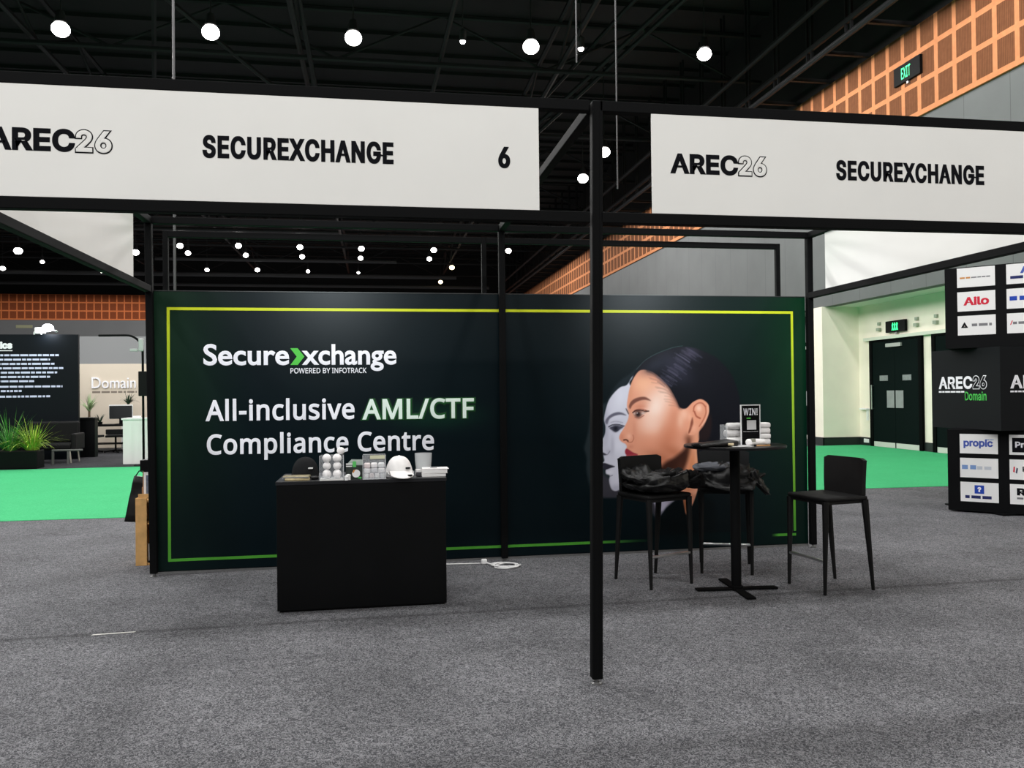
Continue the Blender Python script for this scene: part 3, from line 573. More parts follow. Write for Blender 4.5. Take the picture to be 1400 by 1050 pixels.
# service catwalk along the right wall
b = BM()
for x, z in ((10.72, 9.62), (10.72, 9.95), (10.3, 10.5)): tube(b, [(x, -5, z), (x, 68, z)], .075, 8)
for k in range(36):
    y = 6.2+k*1.7
    box(b, 10.72, 12.08, y, y+.09, 9.60, 9.69)
    box(b, 10.69, 10.75, y+.5, y+.55, 9.6, 13.1); box(b, 10.69, 10.75, y+.72, y+.76, 9.6, 13.1)
beam(b)
# long ducts and lit steel near the far end
DUCT = mat('far_duct_grey', (60, 60, 62), .55)
for y, z, r, x0, x1 in ((60.5, 10.15, .16, -40, 6), (64.5, 9.95, .14, -40, 9), (56.0, 10.5, .12, -14, 1.5), (47.4, 10.75, .1, -24, -2)):
    b = BM(); tube(b, [(x0, y, z), (x1, y, z)], r, 10); beam(b, DUCT)

# ------------------------------------------------------------------ aisle carpet
GREEN = carpet_mat('green_aisle_carpet', (62, 178, 114), (84, 198, 136), 70, False, .04)
b = BM()
prism(b, [(-32, 9.6), (-4.5, 10.91), (-3, 10.87), (6.45, 11.38), (8.6, 11.32), (12.6, 11.2), (12.98, 11.2), (12.98, 20.36), (11.8, 20.3), (9, 20.3), (8, 18.76), (-4.9, 18.76), (-7.8, 18.7), (-32, 18.6)], 0, .006)
tag(new('aisle_carpet', b, GREEN), 'bright green carpet runner laid across the grey floor behind the stand', 'carpet')
b = BM(); box(b, -30, -4.9, 18.8, 25.98, 0, .005)
tag(new('stand_floor_shade', b, carpet_mat('shaded_loop_carpet', (40, 40, 43), (82, 82, 86), 60)), 'painted shade over the grey carpet under the distant stand with the Domain sign', 'carpet')  # same grey carpet; its dimmer light is painted as a thin dark sheet

# ------------------------------------------------------------------ booth frame
fr = thing('exhibition_frame', 'black metal square-tube frame of the booth with header beams', 'stand frame', (XM, YF, 0))
fx, fy = XM, YF
S = .028
def L(x, y, z=0): return (x-fx, y-fy, z)
def post(x, y, lean=0., m=BLACK, z1=HT):
    b = BM(); vs = box(b, x-fx-S, x-fx+S, y-fy-S, y-fy+S, .028, z1, .004, 1)
    for v in b.verts: v.co.x += lean*(v.co.z/HT-.5)*2
    # slim grooves of the extrusion
    for sx in (-1, 1):
        v0 = box(b, x-fx+sx*S*.42-.003, x-fx+sx*S*.42+.003, y-fy-S-.0015, y-fy-S+.001, .04, z1-.01)
        for v in v0: v.co.x += lean*(v.co.z/HT-.5)*2
    p = new('post', b, m, fr)
    b = BM()
    lathe(b, [(.009, .006), (.009, .035)], (x-fx-lean, y-fy, 0), 10); lathe(b, [(.03, 0), (.03, .006), (.02, .012)], (x-fx-lean, y-fy, 0), 16)
    f = new('levelling_foot', b, ALU, p); f['label'] = 'bright metal levelling foot'
    return p
for x in (XL, XR): post(x, YF)
post(XM, YF, .018)
post(XL+.013, YB-.045, -.016)
for x in (XM, XR): post(x, YB-.045)
def beam_part(x0, x1, y0, y1, z0, z1):
    return bx('beam', (x0-fx, x1-fx, y0-fy, y1-fy, z0, z1), BLACK, fr, .004)
for xa, xb in ((XL+S, XM-S), (XM+S, XR-S)):
    beam_part(xa, xb, YF-S, YF+S, HT-.056, HT)
    beam_part(xa, xb, YF-S, YF+S, HS-.056, HS)
    beam_part(xa, xb, YB-.045-S, YB-.045+S, HT-.056, HT)
for x in (XL, XR):
    beam_part(x-S, x+S, YF+S, YB-.045-S, HT-.056, HT)
    beam_part(x-S, x+S, YF+S, YB-.045-S, HS-.056, HS)
beam_part(XM-S, XM+S, YF+S, YB-.045-S, HT-.056, HT)

# neighbouring stand's rear frame
nb = thing('neighbour_frame', 'thin black frame of the adjoining stand showing above the green backdrop', 'stand frame', (1.08, 7.72, 0))
for x in (-1.84, 1.03, 4.03):
    bx('post', (x-1.08-.022, x-1.08+.022, -.022, .022, 0, 2.985), BLACK, nb, .004)
for xa, xb in ((-1.818, 1.008), (1.052, 4.008)):
    bx('beam', (xa-1.08, xb-1.08, -.022, .022, 2.93, 2.985), BLACK, nb, .004)

# ------------------------------------------------------------------ fascia signs
def fascia(x0, label):
    t = thing('fascia_sign', label, 'sign', (x0, YF, HS))
    w = 2.684; hgt = HT-.056-HS
    bx('sign_panel', (0, w, -.0255, -.018, 0, hgt), SIGNW, t, .001)
    y = -.0255; zb = .213
    lettering('logo_lettering', 'AREC', INK, t, (.10, y, zb), .380, .106, f=INTER, bold=.036, sp=1.03)
    outlined('logo_numerals', '26', INK, SIGNW, t, (.478, y, zb-.004), .166, .112)
    lettering('name_lettering', 'SECUREXCHANGE', INK, t, (1.047, y, zb-.004), .900, .108, f=INTER, bold=.03, stem=.0018, sp=1.10)
    lettering('stand_number', '6', INK, t, (2.475, y, zb-.003), .058, .108, f=INTER, bold=.03, stem=.002)
    return t
fascia(XM-.295-2.684, 'white header sign, left bay, with 26 SECUREXCHANGE and the figure 6 visible')
fascia(1.4355, 'white header sign, right bay, with AREC26 and SECUREXCHANGE, running out of frame')
for x, lab in ((XL, 'blank cream-white side fascia over the left return of the booth'), (XR, 'blank white side fascia over the right return of the booth')):
    o = bx('side_fascia', (-.006, .006, -2.36, 0, 0, HT-.056-HS), SIGNW, None, .001)
    tag(o, lab, 'sign', None, (x, 6.96 if x > 0 else 6.79, HS))

# ------------------------------------------------------------------ backdrop with its print
bd = thing('backdrop_wall', 'dark green printed backdrop with lettering, lime border and portrait behind the booth', 'backdrop', (0, YB, 0))
def srgb2lin(a):
    a = np.clip(a, 0, 255)/255.
    return np.where(a <= .04045, a/12.92, ((a+.055)/1.055)**2.4)
def sstep(a, b, x):
    t = np.clip((x-a)/(b-a), 0, 1); return t*t*(3-2*t)
def print_ground(X, Z):
    u = (X-XL)/(XR-XL)
    base = np.stack([np.full_like(X, 2.), np.full_like(X, 16.), np.full_like(X, 21.)], -1)
    lft = (1-sstep(0, .16, u))*(.35+.65*sstep(.2, 1.6, Z)); rgt = (.3*sstep(.7, .9, u)+.7*sstep(.88, 1.0, u))*(.4+.6*sstep(.3, 2.0, Z))
    base += lft[..., None]*np.array([14, 26, 6.])+rgt[..., None]*np.array([2, 30, 4.])
    glow = np.exp(-(((X-.53)/.42)**2+((Z-1.31)/.12)**2)**1.5)
    return base+glow[..., None]*np.array([4, 22, 8.])
def smooth_closed(P, n=6):
    P = np.array(P); out = []
    m = len(P)
    for i in range(m):
        p0, p1, p2, p3 = P[i-1], P[i], P[(i+1) % m], P[(i+2) % m]
        for k in range(n):
            t = k/n
            out.append(.5*((2*p1)+(-p0+p2)*t+(2*p0-5*p1+4*p2-p3)*t*t+(-p0+3*p1-3*p2+p3)*t**3))
    return np.array(out)
def smooth_open(P, n=8):
    P = np.array(P)
    if len(P) < 3: return P
    Q = np.vstack([2*P[0]-P[1], P, 2*P[-1]-P[-2]]); out = []
    for i in range(1, len(Q)-2):
        p0, p1, p2, p3 = Q[i-1:i+3]
        for k in range(n):
            t = k/n
            out.append(.5*((2*p1)+(-p0+p2)*t+(2*p0-5*p1+4*p2-p3)*t*t+(-p0+3*p1-3*p2+p3)*t**3))
    out.append(P[-1]); return np.array(out)
def dist_poly(X, Z, P, closed):
    d = np.full(X.shape, 1e9); ins = np.zeros(X.shape, bool); n = len(P)
    for i in range(n if closed else n-1):
        ax_, az = P[i]; bx_, bz = P[(i+1) % n]
        dx, dz = bx_-ax_, bz-az; l2 = dx*dx+dz*dz+1e-12
        t = np.clip(((X-ax_)*dx+(Z-az)*dz)/l2, 0, 1)
        d = np.minimum(d, (X-ax_-t*dx)**2+(Z-az-t*dz)**2)
        if closed:
            c = ((az > Z) != (bz > Z))
            xi = ax_+(Z-az)*dx/(dz if abs(dz) > 1e-9 else 1e-9)
            ins ^= c & (X < xi)
    return np.sqrt(d), ins
def paint(X, Z):
    C = print_ground(X, Z); masks = {}
    for l in PORTRAIT:
        if l[0] == 'p':
            _, nm, P, col, soft, a, clip, sm = l
            P = smooth_closed(P, 5) if sm else np.array(P)
            lo = P.min(0)-4*soft; hi = P.max(0)+4*soft
            sel = (X > lo[0]) & (X < hi[0]) & (Z > lo[1]) & (Z < hi[1])
            al = np.zeros(X.shape)
            if sel.any():
                d, ins = dist_poly(X[sel], Z[sel], P, True)
                al[sel] = sstep(-soft, soft, np.where(ins, d, -d))
            masks[nm] = al.copy()
        elif l[0] == 'b':
            _, _, c, col, rx, ry, rot, a, clip = l
            dx, dz = X-c[0], Z-c[1]; cs, sn = math.cos(rot), math.sin(rot)
            al = np.exp(-(((dx*cs+dz*sn)/rx)**2+((-dx*sn+dz*cs)/ry)**2)*.9)
        else:
            _, _, P, col, w, soft, a, clip = l
            P = smooth_open(P)
            lo = P.min(0)-w-4*soft; hi = P.max(0)+w+4*soft
            sel = (X > lo[0]) & (X < hi[0]) & (Z > lo[1]) & (Z < hi[1])
            al = np.zeros(X.shape)
            if sel.any():
                d, _i = dist_poly(X[sel], Z[sel], P, False)
                al[sel] = 1-sstep(w*.5-soft*.6, w*.5+soft*.6, d)
        al = al*a
        if clip: al = al*masks[clip]
        C = C*(1-al[..., None])+np.array(col, float)*al[..., None]
    return C
def print_mat(name, rough=.36, spec=.15):
    m = bpy.data.materials.new(name); m.use_nodes = True
    p = m.node_tree.nodes['Principled BSDF']; at = m.node_tree.nodes.new('ShaderNodeAttribute'); at.attribute_name = 'print'
    m.node_tree.links.new(at.outputs['Color'], p.inputs['Base Color'])
    p.inputs['Roughness'].default_value = rough; p.inputs['Specular IOR Level'].default_value = spec
    return m
PRINT = print_mat('printed_fabric_graphic')
def print_grid(name, xs, zs, y, colfn, parent):
    nx, nz = len(xs), len(zs)
    X, Z = np.meshgrid(xs, zs)
    co = np.stack([X, np.full_like(X, y), Z], -1).reshape(-1, 3)
    i = np.arange(nx*nz).reshape(nz, nx)
    f = np.stack([i[:-1, :-1], i[:-1, 1:], i[1:, 1:], i[1:, :-1]], -1).reshape(-1, 4)
    me = bpy.data.meshes.new(name)
    me.from_pydata(co.tolist(), [], f.tolist())
    a = me.color_attributes.new('print', 'FLOAT_COLOR', 'POINT')
    c = np.ones((nx*nz, 4)); c[:, :3] = srgb2lin(colfn(X, Z)).reshape(-1, 3)
    a.data.foreach_set('color', c.astype(np.float32).ravel())
    me.materials.append(PRINT)
    o = bpy.data.objects.new(name, me); COL.objects.link(o); o.parent = parent
    return o
bx('panel_core', (XL+.03, XR-.03, -.012, .012, .03, HP), BLACKM, bd)
print_grid('printed_ground', np.linspace(XL+.03, XR-.03, 121), np.linspace(.036, HP-.004, 49), -.0135, print_ground, bd)
pt = print_grid('printed_portrait', np.arange(1.70, 3.46, .0058), np.arange(.17, 2.02, .0058), -.0155, paint, bd)
pt['label'] = 'printed profile portrait of a woman with slicked dark hair, grey profile behind'
bx('base_rail', (XL+.03, XR-.03, -.02, .0, .012, .03), ALU, bd)
bx('top_rail', (XL+.03, XR-.03, -.016, .012, HP, HP+.006), mat('dark_anodised', (60, 62, 62), .4, metal=.6), bd)
# lime border, yellow at the top to green at the bottom
def border_cols(X, Z):
    t = np.clip((Z-.1)/2.16, 0, 1)[..., None]
    c = np.array([74., 150, 52])*(1-t)+np.array([196., 206, 40])*t
    g = print_ground(X, Z); a = np.ones(X.shape)
    low = Z < .2
    fade = np.where(low, np.maximum(1-sstep(1.9, 2.6, X), sstep(3.72, 3.76, X)), 1)
    return g*(1-fade[..., None])+c*fade[..., None]
x0, x1, z0, z1, w = -1.732, 3.955, .113, 2.258, .024
print_grid('border_line', np.linspace(x0, x1, 60), [z1-w, z1], -.0165, border_cols, bd)
print_grid('border_line', np.linspace(x0, x1, 160), [z0, z0+w], -.0165, border_cols, bd)
print_grid('border_line', [x0, x0+w], np.linspace(z0+w, z1-w, 30), -.0165, border_cols, bd)
print_grid('border_line', [x1-w, x1], np.linspace(z0+w+.02, z1-w, 30), -.0165, border_cols, bd)
# lettering (Z of the baselines measured on the backdrop)
yl = -.0165
lettering('logo_lettering', 'Secure', PAINTW, bd, (-1.439, yl, 1.765), .708, .180, bold=.022)
b = BM(); prism(b, [(0, 0), (.062, 0), (.118, .072), (.062, .145), (0, .145), (.054, .072)], 0, .001, lambda x, y, h: (-.722+x, yl-.001-h, 1.765+y))
new('logo_chevron', b, PAINTLIME, bd)
lettering('logo_lettering', 'xchange', PAINTW, bd, (-.625, yl, 1.765), .812, .180, bold=.022)
lettering('tagline_lettering', 'POWERED BY INFOTRACK', PAINTW, bd, (-.722, yl, 1.692), .648, .046, f=NOTO, bold=.012)
lettering('headline_lettering', 'All-inclusive', PAINTW, bd, (-1.425, yl, 1.290), 1.245, .178, f=NOTO, bold=.021, sp=1.05)
g = mat('print_mint', (226, 240, 230), .6, spec=.2)
lettering('headline_lettering', 'AML/CTF', g, bd, (-.115, yl, 1.283), .985, .178, f=NOTO, bold=.021, sp=1.05)
lettering('headline_lettering', 'Compliance Centre', PAINTW, bd, (-1.415, yl, 1.005), 1.925, .172, f=NOTO, bold=.021, sp=1.05)
h1 = mat('print_halo_dark', (8, 40, 22), .6, spec=.2); h2 = mat('print_halo', (22, 82, 34), .6, spec=.2)
lettering('lettering_halo', 'AML/CTF', h1, bd, (-.135, -.0137, 1.273), 1.025, .198, f=NOTO, bold=.09, sp=1.05)
lettering('lettering_halo', 'AML/CTF', h2, bd, (-.127, -.0148, 1.277), 1.009, .190, f=NOTO, bold=.06, sp=1.05)

# ------------------------------------------------------------------ counter and what stands on it
CT = .905
ct = thing('display_counter', 'plain matt black display counter standing left of the booth centre', 'counter', (-.095, 6.14, 0))
b = BM(); box(b, -.585, .585, -.29, .29, .012, CT-.025, .003); new('body', b, BLACKM, ct)
b = BM(); box(b, -.59, .59, -.295, .30, CT-.025, CT, .002); new('top', b, mat('black_counter_top', (26, 27, 30), .3, spec=.5), ct)
b = BM(); box(b, -.57, .57, -.27, .27, 0, .012); new('plinth', b, BLACKM, ct)

def cap_thing(name, label, loc, rz, m, logo, r=.088, h=.105, brim=.075, ds=1., lift=.014):
    t = thing(name, label, 'cap', loc, rz)
    b = BM(); n = 32; prof = []
    for k in range(13):
        a = math.pi/2*k/12
        prof.append((r*math.cos(a)**.78 if k < 12 else .002, .012+h*math.sin(a)**1.12))
    lathe(b, [(r*.985, .0)]+prof, (0, 0, 0), n, False, True)
    for v in b.verts: v.co.y *= 1.12
    new('crown', b, m, t, True)
    b = BM(); ball(b, (0, 0, .012+h), .007, 10, (1, 1, .6)); new('button', b, m, t, True)
    b = BM(); n = 20; top = []
    for i in range(n+1):
        a = math.pi+math.pi*i/n
        top.append((r*.96*math.cos(a), r*1.08*math.sin(a)))
    outer = [(x*1.02, y-brim*math.sin(math.pi*i/n)**.6) for i, (x, y) in enumerate(top)]
    for i in range(n):
        za = lift-.004-(lift-.006)*math.sin(math.pi*i/n)**.7; zb = lift-.004-(lift-.006)*math.sin(math.pi*(i+1)/n)**.7
        q = [(top[i][0], top[i][1], lift), (top[i+1][0], top[i+1][1], lift), (outer[i+1][0], outer[i+1][1], zb+.003), (outer[i][0], outer[i][1], za+.003)]
        f = [b.verts.new(p) for p in q]; g_ = [b.verts.new((p[0], p[1], p[2]-.004)) for p in q]
        b.faces.new(f); b.faces.new(g_[::-1])
        for k in range(4): b.faces.new((f[k], g_[k], g_[(k+1) % 4], f[(k+1) % 4]))
    bmesh.ops.remove_doubles(b, verts=b.verts[:], dist=1e-5)
    new('brim', b, m, t, True, .8)
    if logo:
        b = BM(); box(b, .028, .062, -.108, -.082, .06, .070, .003)
        new('badge', b, logo, t)
        if m is WHITEC: bx('brim_mark', (.03, .06, -r*1.08-brim*.80, -r*1.08-brim*.55, .016, .024), INK, t)
    return t
BLACKCAP = mat('black_cap_cotton', (27, 28, 30), .9, spec=.2, bump=.3, bscale=600)
cap_thing('baseball_cap', 'black cap with small white badge on the counter behind gold pouches', (-.515, 6.22, CT), .0, BLACKCAP, WHITEP, .098, .128)
# gold pouches
GOLD = mat('cream_gold_pouch', (196, 180, 138), .35, spec=.5, var=.2, vscale=40)
SILV = mat('silver_band', (200, 200, 196), .25, metal=.6)
b = BM(); box(b, -.085, .085, -.045, .045, 0, .018, .006); tag(new('pouch', b, GOLD), 'flat cream-gold pouch lying on the counter at the front left corner', 'pouch', None, (-.545, 5.93, CT), .06)
b = BM(); box(b, -.09, .09, -.05, .05, 0, .016, .006); t = tag(new('pouch', b, mat('olive_gold_pouch', (150, 140, 110), .3, spec=.6, var=.3, vscale=30)), 'silvery gold pouch lying on top of the cream-gold pouch', 'pouch', None, (-.55, 5.935, CT+.018), -.07)
b = BM(); box(b, -.09, .088, -.0505, -.046, .003, .009); new('zip', b, SILV, t)
b = BM(); tube(b, [(-.022, 0, .012), (.022, 0, .012)], .012, 10); tube(b, [(-.01, .02, .01), (.03, .025, .01)], .01, 10)
tag(new('small_clip', b, mat('black_plastic', (12, 12, 13), .4)), 'small black clip beside the gold pouches on the counter', 'clip', None, (-.43, 5.95, CT), .2)

# clear holder of round balls
CLEAR = clear_mat('clear_acrylic', (226, 230, 234), .2)
CLEARE = clear_mat('clear_acrylic_edge', (240, 242, 246), .6)
bh = thing('ball_holder', 'clear acrylic box full of white balls on the counter', 'display box', (-.305, 5.885, CT))
bx('base', (-.082, .082, -.045, .045, 0, .012), mat('frosted_base', (225, 225, 222), .5), bh)
for d in ((-.082, -.079, -.045, .045, .012, .175), (.079, .082, -.045, .045, .012, .175), (-.079, .079, .042, .045, .012, .175), (-.079, .079, -.047, -.045, .012, .030)):
    bx('side', d, CLEAR, bh)
for x in (-.0825, .0795): bx('edge', (x, x+.003, -.047, -.044, .012, .175), CLEARE, bh)
BALL = mat('white_ball', (244, 242, 242), .5, spec=.4, bump=.25, bscale=240)
rows = ('bottom', 'middle', 'top')
for k in range(3):
    for j, side in enumerate(('left', 'right')):
        b = BM(); ball(b, (0, 0, .0305), .0285 if k == 1 else .0305, 20)
        tag(new('foam_ball', b, BALL, None, True), 'white ball in the clear box, %s row, %s column' % (rows[k], side), 'ball', 'white balls in the clear box', (-.3405+.0715*j, 5.878+.008*(k == 1), CT+.0125+.0555*k))
b = BM(); ball(b, (0, 0, .026), .028, 20, (1, 1, .9)); tag(new('foam_ball', b, BALL, None, True), 'white ball perched highest, at the back of the clear box', 'ball', 'white balls in the clear box', (-.245, 5.915, CT+.176), .3)
# little white tubs
for i, (x, y, s_) in enumerate(((-.205, 5.83, .013), (-.192, 5.86, .016))):
    b = BM(); lathe(b, [(s_, 0), (s_, s_*1.6), (s_*1.1, s_*1.6), (s_*1.1, s_*2.2), (s_*.6, s_*2.5)], (0, 0, 0), 16)
    tag(new('lip_balm_tub', b, WHITEP, None, True, .6), ('small white tub in front beside the ball box', 'slightly larger white tub behind the small one')[i], 'tub', None, (x, y, CT))
# dark pack with badge
pk = thing('gift_pack', 'dark printed pack with round white badge between ball box and clear dispenser', 'package', (-.15, 5.90, CT))
bx('carton', (-.06, .055, -.028, .03, 0, .10), mat('dark_pack_card', (34, 42, 38), .5, var=.4, vscale=45), pk, .002)
b = BM(); prism(b, [(-.06, .10), (.055, .10), (.06, .135), (-.02, .14)], -.02, .02, lambda x, y, h: (x, h, y)); new('film_top', b, clear_mat('clear_film', (220, 232, 226), .45, .1), pk)
bx('green_tab', (-.012, .012, -.031, -.028, .088, .128), mat('tab_green', (86, 190, 96), .5), pk)
bx('white_strip', (-.058, -.014, -.030, -.028, .106, .114), WHITEP, pk); bx('white_strip', (-.058, -.016, -.030, -.028, .09, .097), WHITEP, pk)
b = BM(); tube(b, [(.012, -.029, .042), (.012, -.034, .042)], .028, 24); new('round_badge', b, WHITEP, pk)
b = BM(); prism(b, [(-.014, .05), (-.006, .068), (.008, .07), (.0, .058), (-.004, .048)], .034, .0355, lambda x, y, h: (x, -h, y)); new('orange_mark', b, mat('orange_print', (206, 140, 70), .5), pk)
b = BM(); prism(b, [(.02, .008), (.046, .004), (.05, .016), (.03, .02)], .029, .031, lambda x, y, h: (x, -h, y)); new('green_mark', b, _mats['tab_green'], pk)
# dispenser with rounded blocks
dp = thing('sample_dispenser', 'clear acrylic dispenser of pale rounded tubs with open upper shelf', 'display box', (-.012, 5.905, CT))
for d in ((-.08, -.077, -.055, .055, .0, .17), (.077, .08, -.055, .055, .0, .17), (-.077, .077, .052, .055, 0, .17), (-.077, .077, -.055, -.052, .0, .075), (-.077, .077, -.052, .052, 0, .003)):
    bx('side', d, CLEAR, dp)
for d in ((-.081, -.078, -.057, -.054, 0, .17), (.078, .081, -.057, -.054, 0, .17), (-.08, .08, .05, .056, .167, .17), (-.08, .08, -.057, -.054, .001, .006)): bx('edge', d, CLEARE, dp)
bx('header_card', (-.03, .075, .046, .051, .135, .16), mat('pale_olive_card', (206, 206, 176), .6), dp)
cols = [(238, 236, 238), (226, 214, 214), (220, 222, 224), (236, 190, 176), (206, 206, 210), (196, 204, 198)]
rnd = random.Random(5); k = 0
wh = ('leftmost', 'second', 'third', 'rightmost'); lv = ('lowest', 'second', 'upper')
for row in range(3):
    n = 4 if row == 0 else 3
    for c in range(n):
        b = BM(); w = .0165 if row == 0 else .0225
        box(b, -w, w, -.02, .02, 0, .036, .009, 3)
        cm = mat('tub_tint_%d' % (k % 6), cols[(0, 1, 0, 2, 0, 4, 1, 0, 3, 2)[k]], .45)
        x = -.012+(-.056+.0372*c if row == 0 else -.05+.05*c)
        pos = wh[c] if n == 4 else ('left', 'middle', 'right')[c]
        tag(new('sample_tub', b, cm), '%spale rounded tub in the clear dispenser, %s row, %s' % ('pinkish ' if cols[(0, 1, 0, 2, 0, 4, 1, 0, 3, 2)[k]] == cols[3] else '', lv[row], pos), 'tub', 'tubs in the clear dispenser', (x, 5.885, CT+.0045+.0368*row), rnd.uniform(-.05, .05)); k += 1
_mats_keep = 1
cap_thing('baseball_cap', 'white cap with small dark badge standing on the counter', (.165, 5.99, CT+.004), .16, WHITEC, INK, .098, .135, .10, lift=.045)
# pale tub and folded white boxes
b = BM(); lathe(b, [(.052, 0), (.062, .10), (.064, .155), (.058, .155), (.05, .01)], (0, 0, 0), 28); 
for v in b.verts: v.co.y *= .75
tag(new('plastic_tub', b, clear_mat('frosted_tub', (226, 230, 232), .55, .25), None, True, .7), 'frosted plastic tub standing behind the white boxes on the counter', 'tub', None, (.35, 6.16, CT))
for i, (x, y, z, w, d, h, a, lab) in enumerate([
        (.41, 5.965, 0, .085, .05, .028, .05, 'flat white carton at the bottom of the pair on the counter end'),
        (.42, 5.985, .028, .09, .07, .030, -.04, 'larger white carton lying on top of the flat white carton'),
        (.335, 6.07, 0, .045, .035, .042, .1, 'small white carton tucked between the cap and the carton pair')]):
    t = thing('carton', lab, 'box', (x, y, CT+z), a)
    bx('box_body', (-w, w, -d, d, 0, h-.004), WHITEP, t, .003)
    b = BM(); prism(b, [(-w, -d), (w+.012, -d-.006), (w+.004, d), (-w, d)], h-.004, h, lambda x, y, q: (x, y, q)); new('lid', b, WHITEC, t)
    if i: bx('lid_mark', (-w*.35, w*.2, -d*.2, d*.3, h, h+.0006), INK, t)
b = BM(); box(b, -.03, .03, -.02, .02, 0, .03, .006); tag(new('small_pouch', b, mat('dark_grey_pouch', (60, 60, 64), .7)), 'small dark grey pouch beside the small white carton', 'pouch', None, (.318, 5.985, CT), .2)

# ------------------------------------------------------------------ bar stools
def stool(label, cx_, cy_, rz):
    t = thing('bar_stool', label, 'stool', (cx_, cy_, 0), rz, None)
    b = BM(); box(b, -.215, .215, -.205, .19, .675, .71, .014, 3)
    for v in b.verts:
        v.co.z += -.010*(v.co.z > .69)*math.cos(v.co.x*6.5)*math.cos(v.co.y*7)
    new('seat', b, SEATM, t, True, .6)
    # back: one upholstered shell rising from the rear of the seat
    b = BM(); n = 10; w0, w1 = .2, .212
    for s in (0, 1):
        pass
    prof = [(.140, .685), (.142, .72), (.142, .79), (.145, .87), (.150, .96), (.152, .988)]
    rows_ = []
    for j, (y, z) in enumerate(prof):
        r_ = []
        for i in range(n+1):
            u = -1+2*i/n
            zz = z-(.018*max(0, abs(u)-.8)/.2 if j == len(prof)-1 else 0)
            r_.append((u*(w0+(w1-w0)*j/5), y+.012*(1-u*u), zz))
        rows_.append(r_)
    F = [[b.verts.new(p) for p in r_] for r_ in rows_]; Bk = [[b.verts.new((p[0], p[1]+.036, p[2]-.003)) for p in r_] for r_ in rows_]
    for j in range(len(prof)-1):
        for i in range(n):
            b.faces.new((F[j][i], F[j][i+1], F[j+1][i+1], F[j+1][i])); b.faces.new((Bk[j][i], Bk[j+1][i], Bk[j+1][i+1], Bk[j][i+1]))
        b.faces.new((F[j][0], F[j+1][0], Bk[j+1][0], Bk[j][0])); b.faces.new((F[j][n], Bk[j][n], Bk[j+1][n], F[j+1][n]))
    for i in range(n):
        b.faces.new((F[-1][i], F[-1][i+1], Bk[-1][i+1], Bk[-1][i])); b.faces.new((F[0][i], Bk[0][i], Bk[0][i+1], F[0][i+1]))
    es = [e for e in b.edges if len(e.link_faces) == 2 and e.calc_face_angle(0) > 1.0]
    bmesh.ops.bevel(b, geom=es, offset=.009, segments=3, affect='EDGES', profile=.5)
    new('backrest', b, SEATM, t, True, .8)
    for sx in (-1, 1):
        b = BM(); tube(b, [(sx*.198, -.188, .68), (sx*.198, -.19, .55), (sx*.2, -.205, 0)], [.026, .023, .0125], 8); new('leg', b, SEATM, t, True, .7)
        b = BM(); tube(b, [(sx*.198, .172, .68), (sx*.199, .184, .55), (sx*.203, .235, 0)], [.028, .025, .0125], 8); new('leg', b, SEATM, t, True, .7)
    b = BM(); box(b, -.19, .19, -.212, -.186, .235, .253, .004); new('footrest', b, CHROME, t)
    b = BM()
    for sx in (-1, 1): box(b, sx*.2-.01, sx*.2+.01, -.19, .19, .225, .24) if False else None
    box(b, -.2, .2, -.19, .175, .655, .676); new('seat_frame', b, SEATM, t)
    return t
stool('black bar stool with empty seat, standing right of the tall table', 3.395, 5.77, math.radians(-80))
stool('black bar stool left of the tall table, its seat heaped with black garments', 2.165, 6.215, math.radians(20))
stool('black bar stool behind the tall table with dark and grey garments on it', 2.905, 6.53, math.radians(-22))

# crumpled garments
def cloth_heap(name, label, loc, rz, sx, sy, sz, seed, m, amp=.5, droop=None, parts=()):
    b = BM(); nu, nv = 72, 36; off = Vector((seed*7.31, seed*3.17, seed*1.7))
    rings = []
    for j in range(nv+1):
        ph = math.pi*j/nv; r_ = []
        for i in range(nu):
            th = 2*math.pi*i/nu
            p = Vector((math.sin(ph)*math.cos(th), math.sin(ph)*math.sin(th), math.cos(ph)))
            sq = (abs(p.x)**3+abs(p.y)**3+1e-6)**(1/3); 
            f = 1/max(sq, .35)*math.hypot(p.x, p.y) if math.hypot(p.x, p.y) > 1e-4 else 1
            q = Vector((p.x*min(f, 1.2), p.y*min(f, 1.2), p.z))
            k1 = noise.noise(Vector((q.x*1.5, q.y*1.5, q.z*2.6))+off); k2 = 1-2*math.sqrt(noise.noise(Vector((q.x*3.4, q.y*1.6, q.z*4.4))-off)**2+.006); k3 = noise.noise(Vector((q.x*.9, q.y*.9, q.z))+off*2); k4 = 1-2*math.sqrt(noise.noise(Vector((q.x*2.2+q.y*3.6, q.y*2.2-q.x*1.4, q.z*3))+off*3)**2+.01)
            k = 1+amp*(.20*k1+.16*(k2-.5)+.2*k3+.08*(k4-.5))
            z = (q.z*.5+.5)*sz*1.05*(1+.55*k1+.5*k3)+(q.z > -.3)*sz*amp*(.30*(k2-.5)+.26*(k4-.5))*(q.z+.3)
            x = q.x*sx*k; y = q.y*sy*k
            if droop and x*droop[0]+y*droop[1] > droop[2]:
                z -= (x*droop[0]+y*droop[1]-droop[2])*droop[3]
            r_.append((x, y, max(z, 0) if not droop else z))
        rings.append(r_)
    R_ = [[b.verts.new(p) for p in r_] for r_ in rings[1:-1]]
    t0 = b.verts.new(rings[0][0]); t1 = b.verts.new(rings[-1][0])
    for a, c in zip(R_, R_[1:]):
        for i in range(nu): b.faces.new((a[i], c[i], c[(i+1) % nu], a[(i+1) % nu]))
    for i in range(nu): b.faces.new((t0, R_[0][i], R_[0][(i+1) % nu])); b.faces.new((t1, R_[-1][(i+1) % nu], R_[-1][i]))
    o = tag(new(name, b, m, None, True), label, 'garment', None, loc, rz)
    for nm, bb, mm in parts: new(nm, bb, mm, o)
    return o
